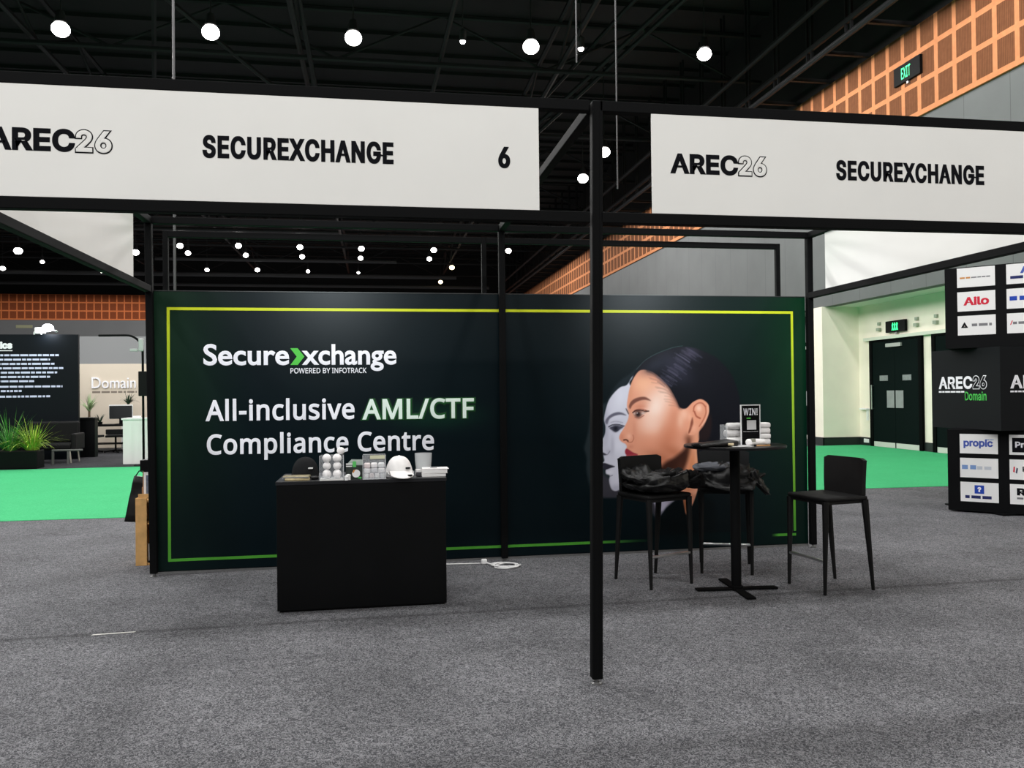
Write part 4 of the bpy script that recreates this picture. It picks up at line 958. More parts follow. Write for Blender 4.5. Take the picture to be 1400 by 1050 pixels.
GREYG = mat('grey_jersey', (96, 98, 104), .9, spec=.1, bump=.3, bscale=500)
SATIN = mat('black_satin', (10, 10, 11), .42, spec=.42, bump=.15, bscale=300)
def mini(c, s):
    b = BM(); box(b, c[0]-s[0], c[0]+s[0], c[1]-s[1], c[1]+s[1], c[2]-s[2], c[2]+s[2], .002); return b
cloth_heap('garment', 'crumpled black garment covering the seat of the stool left of the table', (2.175, 6.17, .71), math.radians(20), .25, .22, .13, 3, SATIN, .8)
cloth_heap('garment', 'black garment bunched on top of the heap on the left stool, with a white tag', (2.11, 6.16, .765), math.radians(5), .19, .165, .115, 8, SATIN, .9, None, [('tag', mini((-.02, -.15, .075), (.014, .006, .008)), WHITEP)])
cloth_heap('garment', 'black garment slipping off the right side of the left stool', (2.36, 6.19, .765), math.radians(25), .16, .17, .10, 12, FAB, .9, (1, 0, .07, .9))
cloth_heap('garment', 'rumpled black garment hanging over the front of the stool behind the table', (2.87, 6.44, .71), math.radians(-22), .26, .21, .14, 21, SATIN, 1.0, (.1, -1, .15, 1.1), [('tag', mini((-.03, -.15, .105), (.016, .01, .006)), WHITEP)])
cloth_heap('garment', 'black garment with loose straps at the right edge of the stool behind the table', (3.05, 6.36, .72), math.radians(-10), .13, .15, .10, 33, SATIN, 1.0, (1, -.3, .05, 1.2))
cloth_heap('garment', 'grey garment folded on top of the black ones behind the table', (2.80, 6.45, .825), math.radians(-22), .19, .14, .065, 41, GREYG, .6)

# ------------------------------------------------------------------ tall table and what stands on it
TT = 1.095
tbx, tby = 2.675, 5.83
tt = thing('poseur_table', 'tall round black table on a flat four-armed foot', 'table', (tbx, tby, 0), 0)
b = BM(); lathe(b, [(.365, TT-.022), (.376, TT-.018), (.378, TT-.006), (.374, TT)], (0, 0, 0), 64); new('tabletop', b, mat('black_table_top', (14, 14, 16), .35, spec=.3), tt, True, .6)
b = BM(); tube(b, [(0, 0, .03), (0, 0, TT-.03)], .038, 24); new('column', b, BLACK, tt, True, .7)
b = BM(); lathe(b, [(.11, TT-.034), (.11, TT-.022)], (0, 0, 0), 24); new('mounting_plate', b, BLACK, tt, True, .6)
for a in (3, 93, 183, 273):
    b = BM(); c, s_ = math.cos(math.radians(a-8)), math.sin(math.radians(a-8))
    P = [(.0, -.032), (.31, -.034), (.31, .034), (.0, .032)]
    prism(b, [(x*c-y*s_, x*s_+y*c) for x, y in P], .004+.0002*(a > 90)*(a < 270), .017+.0002*(a % 180 > 50)); new('foot_arm', b, BLACK, tt)
b = BM(); lathe(b, [(.05, .0), (.05, .03), (.038, .035)], (0, 0, 0), 24); new('collar', b, BLACK, tt, True, .6)
# WIN sign
ws = thing('counter_sign', 'black WIN! card in a white-edged stand on the tall table', 'sign', (2.762, 5.74, TT), .05)
tl = .06
b = BM()
for d in ((-.080, -.073, -.006, .006, .0, .302), (.073, .080, -.006, .006, 0, .302), (-.073, .073, -.006, .006, .295, .302)): box(b, *d)
new('frame', b, WHITEP, ws)
bx('card', (-.073, .073, -.003, .003, .004, .295), mat('black_card', (5, 5, 6), .6, spec=.1), ws)
bx('foot', (-.08, .08, -.035, .035, 0, .004), CLEARE, ws)
lettering('card_lettering', 'WIN!', PAINTW, ws, (-.058, -.003, .222), .116, .052, f=INTER, bold=.022, sp=1.12)
bx('green_line', (-.032, .0, -.0045, -.003, .196, .205), PAINTLIME, ws)
bx('white_panel', (-.03, .045, -.0045, -.003, .115, .185), mat('pale_panel', (200, 200, 200), .6), ws)
b = BM(); rnd = random.Random(2); blur_lines(b, (-.06, -.003, .098), (1, 0, 0), [.12], .006, .01, rnd); new('small_print', b, mat('grey_print', (130, 130, 130), .6), ws)
# folded white cloths
def roll(name, label, loc, rz, l, r, m=WHITEC, flat=.75, cat='cloth', tagp=None):
    b = BM(); n = 24
    for k in range(n+1): pass
    prof = [(-l, .2), (-l*.97, .75), (-l*.88, .97), (-l*.5, 1.0), (0, .985), (l*.5, 1.0), (l*.88, .97), (l*.97, .75), (l, .2)]
    tube(b, [(x, 0, r*flat) for x, _ in prof], [r*q for _, q in prof], 20)
    for v in b.verts: v.co.z = r*flat+(v.co.z-r*flat)*flat
    o = tag(new(name, b, m, None, True), label, cat, None, loc, rz)
    if tagp: bx('band', tagp, mat('grey_band', (150, 150, 140), .5), o)
    return o
roll('rolled_cloth', 'white rolled cloth with a grey band lying in front of the WIN card', (2.765, 5.665, TT), .05, .07, .034, tagp=(-.048, -.018, -.0355, .0, .03, .052))
cb = thing('acrylic_box', 'clear acrylic box on the tall table holding white rolled cloths left of the WIN card', 'display box', (2.665, 5.84, TT))
for d in ((-.075, -.072, -.06, .06, 0, .15), (-.072, .07, .057, .06, 0, .15), (-.072, .07, -.06, .057, 0, .003)): bx('side', d, CLEAR, cb)
bx('edge', (-.0765, -.0715, -.062, -.058, 0, .15), CLEARE, cb)
for i, (x, y, z, lab) in enumerate([(2.665, 5.815, .004, 'lowest white rolled cloth left of the WIN card'), (2.66, 5.835, .058, 'middle white rolled cloth left of the WIN card'), (2.675, 5.83, .112, 'topmost white rolled cloth left of the WIN card')]):
    roll('rolled_cloth', lab, (x, y, TT+z), .1-.1*i, .062, .037, flat=.72)
for i in range(4):
    b = BM(); box(b, -.062, .062, -.045, .045, 0, .041, .013, 3)
    for v in b.verts: v.co.z += .003*noise.noise(v.co*40+Vector((i, 0, 0)))
    tag(new('folded_cloth', b, WHITEC, None, True), ('bottom', 'second from bottom', 'third from bottom', 'top')[i]+' white folded cloth in the stack right of the WIN card', 'cloth', 'folded cloths right of the WIN card', (2.872+.003*(i % 2), 5.80, TT+.0415*i), .06-.04*i)
b = BM(); box(b, -.08, .09, -.05, .05, 0, .0015); tag(new('flyer', b, WHITEP), 'white card lying flat on the tall table in front of the cloths', 'paper', None, (2.63, 5.64, TT), .1)
b = BM(); tube(b, [(-.06, 0, .005), (.06, 0, .005)], .005, 10); t = new('pen', b, mat('amber_pen', (214, 160, 100), .4), None, True); tag(t, 'amber pen lying at the front of the tall table under the WIN card', 'pen', None, (2.79, 5.60, TT), .1)
b = BM(); lathe(b, [(.006, 0), (.006, .014)], (0, 0, 0), 10); 
for v in b.verts: v.co = Vector((v.co.z-.07, v.co.y, v.co.x+.0062))
new('pen_cap', b, INK, t)
zp = thing('zip_pouch', 'black zip pouch lying on the left side of the tall table', 'pouch', (2.455, 5.69, TT), .12)
b = BM(); box(b, -.155, .155, -.08, .08, .0, .045, .016, 3)
for v in b.verts:
    v.co.z = max(0, v.co.z*(.75-.25*v.co.x/.155*-1)+.006*noise.noise(v.co*14)); v.co.y += .012*noise.noise(v.co*11)
new('pouch_body', b, SATIN, zp, True)
b = BM(); tube(b, [(-.155, -.05, .022), (-.19, -.055, .02), (-.205, -.05, .012)], .008, 8); new('pull_tab', b, FAB, zp, True)
b = BM(); box(b, .06, .105, -.094, -.082, .008, .026, .004); new('clasp', b, mat('brass_clasp', (222, 206, 170), .3, metal=.5), zp)

# floor odds and ends
sd = thing('extension_lead', 'white extension lead coiled on the carpet at the foot of the middle rear post', 'cable', (1.07, 7.02, 0))
b = BM(); pts = []
for k in range(90):
    a = 2*math.pi*k/30; r_ = .105+.02*math.sin(k*.37)
    pts.append((.03+r_*math.cos(a)*1.05, r_*math.sin(a)*.85, .007+.005*(k//30)))
tube(b, pts, .006, 8); tube(b, [(-.07, .05, .012), (-.1, .09, .012), (-.13, .13, .02)], .006, 8); new('coil', b, WHITEP, sd, True)
b = BM(); box(b, -.165, -.115, .11, .155, .003, .045, .008); new('plug', b, WHITEP, sd)
b = BM(); tube(b, [(-.165, .14, .008), (-.6, .19, .007), (-1.0, .2, .007)], .005, 8); new('cord', b, WHITEP, sd, True)
b = BM(); prism(b, [(-.13, -.012), (.12, -.006), (.13, .008), (-.12, .006)], 0, .0015); tag(new('tape_strip', b, mat('white_tape', (214, 212, 206), .6, var=.15, vscale=30)), 'strip of white tape stuck on the carpet in front of the booth', 'tape', None, (-1.655, 5.57, 0), .05)
# ------------------------------------------------------------------ sponsor tower
TW, TH = 1.18, .985
sx_, sy_ = 7.744, 9.02
tw = thing('sponsor_tower', 'black stacked-cube tower with white sponsor tiles and a twisted middle cube', 'display tower', (sx_, sy_, 0))
TBLK = mat('tower_black', (8, 9, 11), .6, spec=.1); TMID = mat('tower_mid_black', (22, 24, 26), .7, spec=.08)
TILE = mat('tower_tile_white', (232, 232, 232), .5, spec=.3)
rnd = random.Random(11)
def ink(n, c): return mat(n, c, .6, spec=.2)
RED = ink('ink_red', (206, 38, 62)); BLUE = ink('ink_blue', (70, 90, 170)); NAVY = ink('ink_navy', (36, 44, 96)); GRY = ink('ink_grey', (120, 120, 124)); ORG = ink('ink_orange', (200, 140, 80)); SKY = ink('ink_sky', (120, 150, 200)); RBL = ink('ink_royal', (36, 70, 170))
def block(z0, rot, m):
    e = BM(); c, s_ = math.cos(rot), math.sin(rot)
    h = TW/2
    P = [(x*c-y*s_, x*s_+y*c) for x, y in ((-h, -h), (h, -h), (h, h), (-h, h))]
    prism(e, P, z0, z0+TH-.004)
    return new('block', e, m, tw)
tw_base = bx('plinth', (-.5, .5, -.5, .5, 0, .02), TBLK, tw)
lo = block(.02, math.radians(-45), TBLK); mi = block(.02+TH, 0, TMID); up_ = block(.02+2*TH, math.radians(-45), TBLK)
# camera-facing face of the outer blocks: runs along (1,-1)
u = Vector((1, -1, 0)).normalized(); nrm = Vector((-1, -1, 0)).normalized()
def face_pt(s, z): return nrm*(TW/2)+u*(s-TW/2)+Vector((0, 0, z))
def tile(parent, s0, z0, w=.40, h=.235):
    b = BM(); q = [face_pt(s0, z0), face_pt(s0+w, z0), face_pt(s0+w, z0+h), face_pt(s0, z0+h)]
    A = [b.verts.new(p+nrm*.006) for p in q]; Bq = [b.verts.new(p) for p in q]
    b.faces.new(A); b.faces.new(Bq[::-1])
    for i in range(4): b.faces.new((A[i], Bq[i], Bq[(i+1) % 4], A[(i+1) % 4]))
    return new('sponsor_tile', b, TILE, parent)
def on(t, s, a, b_): return face_pt(s[0]+a, s[1]+b_)+nrm*.006
tiles = {}
for bi, (blk, zb) in enumerate(((lo, .02), (up_, .02+2*TH))):
    for r in range(3):
        for c in range(2):
            s = (.135+c*.515, zb+(.115 if bi == 0 else .155)+r*.29+.0)
            tiles[bi, r, c] = (tile(tw, s[0], s[1]), s)
def tl(key, txt, m, a, b_, w, cap, **k):
    t, s = tiles[key]; lettering('tile_lettering', txt, m, t, on(t, s, a, b_), w, cap, right=u, **k)
def poly_on(key, P, m, nm='tile_logo'):
    t, s = tiles[key]; b = BM()
    prism(b, P, 0, .0012, lambda x, y, h: tuple(on(t, s, x, y)+nrm*(.0005+h))); new(nm, b, m, t)
def bars(key, a, b_, widths, h, pitch, m):
    t, s = tiles[key]; b = BM(); blur_lines(b, on(t, s, a, b_), u, widths, h, pitch, rnd); new('tile_small_print', b, m, t)
# upper block, rows from the top = 2, 1, 0
bars((1, 2, 0), .03, .105, [.11], .02, .03, ORG); bars((1, 2, 0), .15, .108, [.2], .014, .03, GRY)
tl((1, 1, 0), 'Ailo', RED, .065, .07, .27, .10, f=INTER, bold=.035)
poly_on((1, 0, 0), [(.035, .09), (.11, .09), (.0725, .16)], INK); poly_on((1, 0, 0), [(.06, .10), (.085, .10), (.0725, .125)], TILE)
bars((1, 0, 0), .15, .105, [.21], .032, .04, GRY)
poly_on((1, 2, 1), [(.14, .12), (.17, .12), (.205, .2), (.175, .2)], BLUE); poly_on((1, 2, 1), [(.215, .12), (.235, .12), (.26, .18), (.24, .18)], GRY)
bars((1, 2, 1), .04, .06, [.3], .034, .04, NAVY)
bars((1, 1, 1), .03, .095, [.16], .05, .06, RBL); bars((1, 1, 1), .21, .095, [.15], .05, .06, INK)
poly_on((1, 0, 1), [(.03, .1), (.04, .1), (.06, .15), (.05, .15)], RED); bars((1, 0, 1), .06, .105, [.28], .03, .04, GRY)
tl((0, 2, 0), 'propic', BLUE, .04, .085, .31, .088, f=INTER, bold=.035); bars((0, 2, 0), .28, .165, [.08], .01, .02, SKY)
poly_on((0, 2, 1), [(.03, .03), (.37, .03), (.37, .2), (.03, .2)], INK); tl((0, 2, 1), 'Prople', PAINTW, .06, .085, .28, .07, f=INTER, bold=.03, lift=.0025)
bars((0, 1, 0), .02, .10, [.15], .05, .06, SKY); bars((0, 1, 0), .18, .10, [.18], .04, .05, mat('ink_pale', (190, 196, 206), .6))
poly_on((0, 1, 1), [(.035, .09), (.05, .08), (.055, .15), (.04, .15)], RED); poly_on((0, 1, 1), [(.06, .08), (.075, .07), (.085, .13), (.07, .14)], ink('ink_slate', (70, 74, 100)))
tl((0, 1, 1), 'Pleno', INK, .13, .095, .22, .06, bold=.01)
poly_on((0, 0, 0), [(.15, .10), (.25, .10), (.25, .2), (.15, .2)], RBL); tl((0, 0, 0), '?', PAINTW, .18, .12, .04, .06, f=INTER, bold=.05, lift=.0025); bars((0, 0, 0), .05, .04, [.3], .036, .04, NAVY)
tl((0, 0, 1), 'RiS', INK, .07, .105, .20, .085, f=INTER, bold=.05); bars((0, 0, 1), .07, .06, [.3], .022, .03, GRY)
# middle cube: logo on the two faces seen
def cube_face(org, right):
    R = Vector(right); o = Vector(org)
    p = lambda a, z: o+R*a+Vector((0, 0, z))
    lettering('logo_lettering', 'AREC', PAINTW, mi, p(.13, .60), .60, .155, right=right, f=INTER, bold=.03, sp=1.04)
    outlined('logo_numerals', '26', PAINTW, TMID, mi, p(.735, .595), .235, .165, right)
    b = BM(); blur_lines(b, p(.13, .555), R, [.46], .02, .03, rnd); new('logo_small_print', b, PAINTW, mi)
    lettering('sponsor_lettering', 'Domain', ink('ink_leaf', (72, 190, 80)), mi, p(.60, .46), .36, .105, right=right, f=INTER, bold=.015)
zc = .02+TH-.14+.03
cube_face((-TW/2, TW/2, zc), (0, -1, 0)); cube_face((-TW/2, -TW/2, zc), (1, 0, 0))

# ------------------------------------------------------------------ doors, exit signs and fittings on the right wall
DOORM = mat('dark_green_door', (9, 20, 19), .8, spec=.04)
def dbl_door(n, y0, y1, h=2.74):
    d = BM(); box(d, 12.93, 13.0, y0-.12, y0, 0, h+.05); box(d, 12.93, 13.0, y1, y1+.12, 0, h+.05); box(d, 12.93, 13, y0, y1, h, h+.05)
    D = new('door_%d' % n, d, mat('black_door_frame', (6, 8, 8), .8, spec=.04)); D['kind'] = 'structure'
    ym = (y0+y1)/2
    for a, c in ((y0+.004, ym-.004), (ym+.004, y1-.004)):
        lf = bx('door_leaf', (12.95, 12.99, a, c, .012, h-.005), DOORM, D)
        bx('kick_plate', (12.946, 12.95, a+.02, c-.02, .012, .14), mat('pale_kick_plate', (196, 198, 190), .5), lf)
        pl = (ym-.33, ym-.03) if c > ym+.1 and a > ym-.01 else (ym+.03, ym+.33)
        pl = (ym+.03, ym+.33) if a > ym-.01 else (ym-.33, ym-.03)
        bx('push_plate', (12.943, 12.95, pl[0], pl[1], 1.03, 1.47), mat('grey_push_plate', (134, 138, 138), .5, var=.1, vscale=6), lf)
        yc = (a+c)/2; bx('door_notice', (12.944, 12.95, yc-.18, yc+.16, 1.72, 1.86), mat('grey_notice', (120, 126, 126), .5, var=.2, vscale=30), lf)
    t = BM(); tube(t, [(12.90, y1-.02, .98), (12.90, y1-.02, 1.62)], .02, 8); tube(t, [(12.90, y1-.02, 1.0), (12.95, y1-.02, 1.0)], .014, 8); tube(t, [(12.90, y1-.02, 1.6), (12.95, y1-.02, 1.6)], .014, 8)
    new('pull_handle', t, CHROME, D)
    bx('door_closer', (12.90, 12.95, ym-.3, ym+.3, h-.16, h-.07), mat('pale_closer', (170, 176, 170), .4, metal=.3), D)
dbl_door(1, 17.86, 19.72)
dbl_door(2, 15.2, 17.26)
dbl_door(3, 21.9, 23.8, 2.9)
b = BM(); box(b, 12.90, 13.0, 14.5, 20.05, 2.79, 2.87)
tag(new('door_rail', b, mat('pale_rail', (206, 212, 196), .5)), 'pale horizontal rail running above the dark double doors', 'rail')
def exit_sign(label, loc, rz, w, h, glyph):
    t = thing('exit_sign', label, 'sign', loc, rz)
    bx('case', (-w/2, w/2, -.07, .0, -h/2, h/2), mat('sign_case_black', (8, 9, 9), .6, spec=.1), t, .008)
    gl = mat('green_sign_glow', (60, 230, 140), .5, emit=(50, 240, 140), estr=1.6)
    if glyph == 'EXIT':
        lettering('glowing_lettering', 'EXIT', gl, t, (-w*.2, -.07, -h*.3), w*.34, h*.6, f=INTER, bold=.008, sp=1.1)
    else:
        b = BM()
        for k in (-1, 0, 1):
            x = k*.085
            ball(b, (x, -.072, .075), .018, 10, (1, .2, 1)); tube(b, [(x, -.072, .06), (x+.004*k, -.072, -.02)], .017, 6)
            tube(b, [(x, -.072, -.015), (x-.03, -.072, -.10)], .011, 6); tube(b, [(x, -.072, -.015), (x+.028, -.072, -.10)], .011, 6)
            tube(b, [(x-.035, -.072, .02), (x+.035, -.072, .05)], .009, 6)
        new('glowing_pictogram', b, gl, t)
    bx('bracket', (-.03, .03, -.05, .0, -h/2-.06, -h/2), ALU, t)
    return t
exit_sign('black box with green glowing EXIT letters high on the copper wood band', (11.93, 16.62, 8.66), math.radians(-90), .92, .42, 'EXIT')
exit_sign('black box with green glowing figures above the dark double doors', (12.98, 18.70, 3.09), math.radians(-90), .78, .29, 'men')
for y, lab in ((19.45, 'small grey wall fitting left of the glowing sign above the doors'), (17.95, 'small grey wall fitting just right of the glowing sign above the doors'), (17.25, 'small grey wall fitting farther right, close to the sponsor tower')):
    b = BM(); box(b, 12.92, 13.0, -.06, .06, -.10, -.02, .005); box(b, 12.95, 13, -.05, .05, .05, .13, .005)
    tag(new('wall_fitting', b, mat('fitting_grey', (150, 160, 142), .5)), lab, 'wall fitting', None, (0, y, 3.12))
b = BM(); box(b, 12.9, 13, -.16, .16, -.02, .02, .004); box(b, 12.95, 13, -.13, -.09, -.3, -.02); tag(new('wall_bracket', b, WHITEP), 'small white wall bracket beside the dark double doors, at handle height', 'bracket', None, (0, 20.12, .98))
b = BM(); box(b, 12.965, 12.98, -.11, .11, -.05, .05, .003); tag(new('power_outlet', b, WHITEP), 'white power outlet on the dark skirting beside the double doors', 'outlet', None, (0, 20.08, .13))

# ------------------------------------------------------------------ behind the left rear post
PINE = mat('pine_wood', (214, 168, 108), .6, spec=.3, var=.14, vscale=14)
cr = thing('wooden_crate', 'pale pine crate unit standing on the carpet behind the left rear post', 'crate', (-1.74, 7.92, 0))
W2, D2, H2 = .375, .16, .60
for d in ((-W2, -W2+.018, -D2, D2, 0, H2), (W2-.018, W2, -D2, D2, 0, H2)): bx('side_board', d, PINE, cr, .002)
for d in ((-W2+.018, W2-.018, -D2, D2, .0, .018), (-W2+.018, W2-.018, -D2, D2, H2-.04, H2-.022), (-W2+.018, W2-.018, -D2+.01, D2, .36, .374)): bx('shelf', d, PINE, cr, .002)
bx('back_board', (-W2+.018, W2-.018, D2-.012, D2, .018, H2-.04), PINE, cr)
bx('front_stile', (-W2, -W2+.095, -D2-.016, -D2, 0, H2), PINE, cr, .002); bx('front_stile', (W2-.095, W2, -D2-.016, -D2, 0, H2), PINE, cr, .002)
for s in (-1, 1):
    b = BM(); box(b, -W2+.02, W2-.02, s*D2-.008*s-.008, s*D2-.008*s+.008, H2, H2+.035); new('rim_board', b, PINE, cr)
def card(label, loc, w, h, tilt=0.):
    t = thing('framed_card', label, 'card', loc); t.rotation_euler = (tilt, 0, 0)
    bx('card_frame', (-w/2, w/2, -.008, .008, 0, h), WHITEP, t, .001)
    bx('card_picture', (-w/2+.02, w/2-.02, -.0095, -.008, .04, h-.03), mat('card_blue_grey', (96, 108, 128), .5, var=.4, vscale=25), t)
    bx('card_stand', (-w/2+.005, w/2-.005, -.02, .012, -.0, .018), INK, t); bx('card_cap', (-w/2+.005, w/2-.005, -.012, .012, h, h+.014), INK, t)
card('white-framed card on the bottom shelf of the pine crate', (-1.885, 7.80, .0185), .27, .17)
card('white-framed card on the upper shelf of the pine crate', (-1.86, 7.82, .3745), .24, .15)
card('white-framed card standing on top of the pine crate', (-1.965, 7.93, .5785), .25, .24)
b = BM(); box(b, -.13, .13, -.07, .07, 0, .10, .004); t = tag(new('cardboard_box', b, mat('brown_card', (170, 128, 92), .7)), 'brown cardboard box behind the framed card on top of the pine crate', 'box', None, (-1.985, 8.02, .5785))
b = BM(); box(b, -.12, .12, -.06, .06, 0, .145, .004); tag(new('cardboard_box', b, _mats['brown_card']), 'upper brown box under the small black monitor behind the rear post', 'box', None, (-1.99, 8.02, .679))
b = BM(); box(b, -.15, .15, -.075, .075, 0, .10, .006); tag(new('equipment_box', b, BLACKM), 'small black equipment box topmost behind the left rear post', 'box', None, (-1.98, 8.02, .8245))
bg = thing('tote_bag', 'black tote bag hanging off the far left corner of the pine crate', 'bag', (-2.2, 8.06, .36))
b = BM()
P = [(-.085, 0), (.05, -.01), (.09, .40), (-.005, .415)]
prism(b, P, -.05, .05, lambda x, y, h: (x, h*(1-.6*max(0, y)/.42), y)); bmesh.ops.subdivide_edges(b, edges=b.edges[:], cuts=5, use_grid_fill=True)
for v in b.verts: v.co += Vector((.006*noise.noise(v.co*15), .02*noise.noise(v.co*9+Vector((5, 0, 0))), 0))
new('bag_body', b, SATIN, bg, True)
b = BM(); tube(b, [(.0, -.015, .40), (.04, -.02, .46), (.09, -.02, .44), (.09, -.015, .38)], .006, 6); new('handle', b, FAB, bg, True)

# ------------------------------------------------------------------ far left: text board, planter, stand with the Domain sign
bo = thing('text_board', 'tall navy-black board with white lines of print at the left edge', 'board', (-7.17, 21.5, 0))
bx('panel', (-3.2, 0, 0, .10, 0, 3.05), mat('navy_board', (8, 14, 20), .5, spec=.15), bo, .004)
lettering('title_lettering', 'ics', PAINTW, bo, (-1.76, 0, 2.70), .28, .17, f=INTER, bold=.06)
b = BM(); prism(b, [(-2.2, 2.645), (-1.48, 2.645), (-1.48, 2.665), (-2.2, 2.665)], 0, .002, lambda x, y, h: (x, -.001-h, y)); new('title_rule', b, PAINTW, bo)
b = BM(); rnd = random.Random(4)
blur_lines(b, (-2.2, 0, 2.52), (1, 0, 0), [1.79, 1.56, 1.66, 1.86, 1.72, 1.56, 1.2], .046, .105, rnd)
blur_lines(b, (-2.2, 0, 1.76), (1, 0, 0), [1.84, .92], .046, .105, rnd); blur_lines(b, (-2.2, 0, 1.52), (1, 0, 0), [1.56], .046, .1, rnd)
new('print_lines', b, mat('board_print', (206, 212, 240), .6), bo)
fl = thing('flood_light', 'dazzling white floodlight with white housing on top of the text board', 'light', (-7.93, 21.46, 3.05))
b = BM(); box(b, -.2, .02, -.05, .1, .02, .17, .02); new('housing', b, WHITEP, fl); b = BM(); tube(b, [(-.22, 0, 0), (-.22, 0, .05), (-.1, 0, .09)], .02, 8); tube(b, [(-.06, 0, 0), (-.06, 0, .03)], .02, 8); new('bracket', b, WHITEP, fl)
b = BM(); ball(b, (.1, -.03, .16), .13, 16, (1, .7, .75)); new('lens', b, mat('flood_glow', (255, 255, 255), .5, emit=(236, 240, 255), estr=14), fl, True)
b = BM(); tube(b, [(.2, 0, .11), (.27, 0, .09), (.29, .02, .06)], .03, 8); new('arm', b, ALU, fl)
area('flood_light_beam', (.1, -.16, .1), 6, .2, (math.radians(62), 0, 0), (.9, .94, 1), fl)

GRASS = mat('yellow_green_leaf', (150, 176, 62), .55, spec=.3, var=.3, vscale=7); GRASS2 = mat('mid_green_leaf', (66, 124, 50), .55, spec=.3, var=.35, vscale=7); PALE = mat('pale_palm_leaf', (150, 176, 128), .6, var=.2, vscale=8); DARKLEAF = mat('dark_green_leaf', (34, 62, 40), .55, var=.3, vscale=8)
def blades(b, n, L0, L1, w, spread, rnd, base=.05, curl=1.1):
    for i in range(n):
        a = rnd.uniform(0, 6.283); r0 = base*math.sqrt(rnd.random()); ln = rnd.uniform(L0, L1); sp = spread*rnd.random()**.7; ww = w*rnd.uniform(.7, 1.2)
        d = Vector((math.cos(a), math.sin(a), 0)); side = Vector((-d.y, d.x, 0)); p = d*r0; ang = math.pi/2-sp*.55; prev = None; K_ = 6
        for k in range(K_+1):
            t = k/K_; wk = ww*(1-t)**.7*(.5+.5*min(1, t*4+.3))
            q = (b.verts.new(p+side*wk), b.verts.new(p-side*wk))
            if prev: b.faces.new((prev[0], prev[1], q[1], q[0]))
            prev = q; p = p+(d*math.cos(ang)+Vector((0, 0, math.sin(ang))))*ln/K_; ang -= sp*curl*2/K_*.55
    return b
tr = thing('planter_trough', 'black rectangular planter trough on the floor in front of the text board', 'planter', (-7.95, 19.02, 0))
b = BM(); box(b, -.85, .85, -.2, .2, 0, .38, .015); new('trough', b, BLACKM, tr); bx('soil', (-.82, .82, -.17, .17, .38, .384), mat('dark_soil', (30, 26, 22), .9), tr)
rnd = random.Random(9)
for x, m, sc_, lab in ((.25, GRASS2, 1.15, 'mid green grassy plant in the trough at the left picture edge'), (.68, GRASS, 1.0, 'yellow-green grassy plant at the right end of the black trough')):
    t = thing('grass_plant', lab, 'plant', (-7.95+x, 19.02, .384)); b = BM(); blades(b, 170, .35*sc_, .85*sc_, .013, 1.5, rnd, .12); new('leaves', b, m, t)
    t2 = BM(); lathe(t2, [(.10, 0), (.09, .03)], (0, 0, 0), 12); new('root_crown', t2, GRASS2, t)
# lounge chair in the shade of the board
lc = thing('lounge_chair', 'black lounge chair with pale feet between the planter and the text board', 'chair', (-7.45, 20.5, 0))
b = BM(); box(b, -.55, .55, -.3, .3, .30, .46, .05); new('seat', b, SEATM, lc); b = BM(); box(b, -.55, .55, .2, .32, .46, .95, .04); new('backrest', b, SEATM, lc)
for s in (-1, 1):
    b = BM(); box(b, s*.6-.05, s*.6+.05, -.32, .32, .3, .68, .03); new('armrest', b, SEATM, lc)
    for y in (-.26, .26): b = BM(); tube(b, [(s*.5, y, .32), (s*.54, y, 0)], [.022, .014], 8); new('leg', b, mat('pale_leg_wood', (176, 172, 160), .5), lc)
b = BM(); box(b, -.02, .62, -.5, -.44, .30, .34, .01); box(b, .3, .34, -.49, -.45, 0, .3); box(b, -.02, .02, -.49, -.45, 0, .3); tag(new('side_table', b, mat('pale_table', (96, 98, 94), .5)), 'low narrow pale table rail beside the yellow-green plant', 'table', None, (-7.15, 20.3, 0))

# Domain stand
dw = thing('stand_wall', 'beige stand wall with white Domain lettering under a grey upper panel', 'stand wall', (-8.9, 26, 0))
bx('beige_panel', (-.6, 4.2, 0, .1, 0, 2.5), mat('beige_panel_paint', (206, 194, 178), .7, var=.02, vscale=1), dw); bx('grey_panel', (-.6, 4.2, .02, .1, 2.5, 3.32), mat('grey_panel_paint', (128, 129, 131), .7), dw)
b = BM(); lettering('x', 'Domain', PAINTW, None, (.61, -.05, 1.775), 1.23, .33, bm=b, bold=0., lift=.0); 
for f in b.faces[:]:
    pass
ex = bmesh.ops.extrude_face_region(b, geom=b.faces[:]); 
for v in [g for g in ex['geom'] if isinstance(g, bmesh.types.BMVert)]: v.co.y += .05
new('raised_lettering', b, PAINTW, dw)
b = BM(); blur_lines(b, (.61, 0, 1.63), (1, 0, 0), [1.25], .06, .1, random.Random(6)); new('small_print', b, mat('taupe_print', (120, 110, 100), .6), dw)
b = BM(); box(b, -.3, .14, -.12, .12, .0, .95, .01); box(b, -.32, .16, -.14, .14, .95, .98); tag(new('reception_block', b, BLACKM), 'low black counter block just right of the text board', 'counter', None, (-7.12, 22.2, 0))
b = BM(); box(b, -.2, .14, -.1, .1, .0, .02, .005); tag(new('tablet', b, mat('dark_tablet', (30, 31, 33), .3)), 'dark tablet lying on the low black counter block', 'tablet', None, (-7.16, 22.2, .9862))
dk = thing('office_desk', 'black desk at the beige wall with monitor and pot plant on it', 'desk', (-7.36, 24.4, 0))
bx('desktop', (-.64, .64, -.35, .35, .70, .75), BLACK, dk, .004)
for x in (-.58, .58):
    for y in (-.3, .3): bx('leg', (x-.03, x+.03, y-.03, y+.03, 0, .70), BLACK, dk)
bx('shelf', (-.58, .58, -.3, .3, .2, .23), BLACK, dk)
mo = thing('monitor', 'black computer monitor seen from behind on the black desk', 'monitor', (-7.03, 24.4, .75))
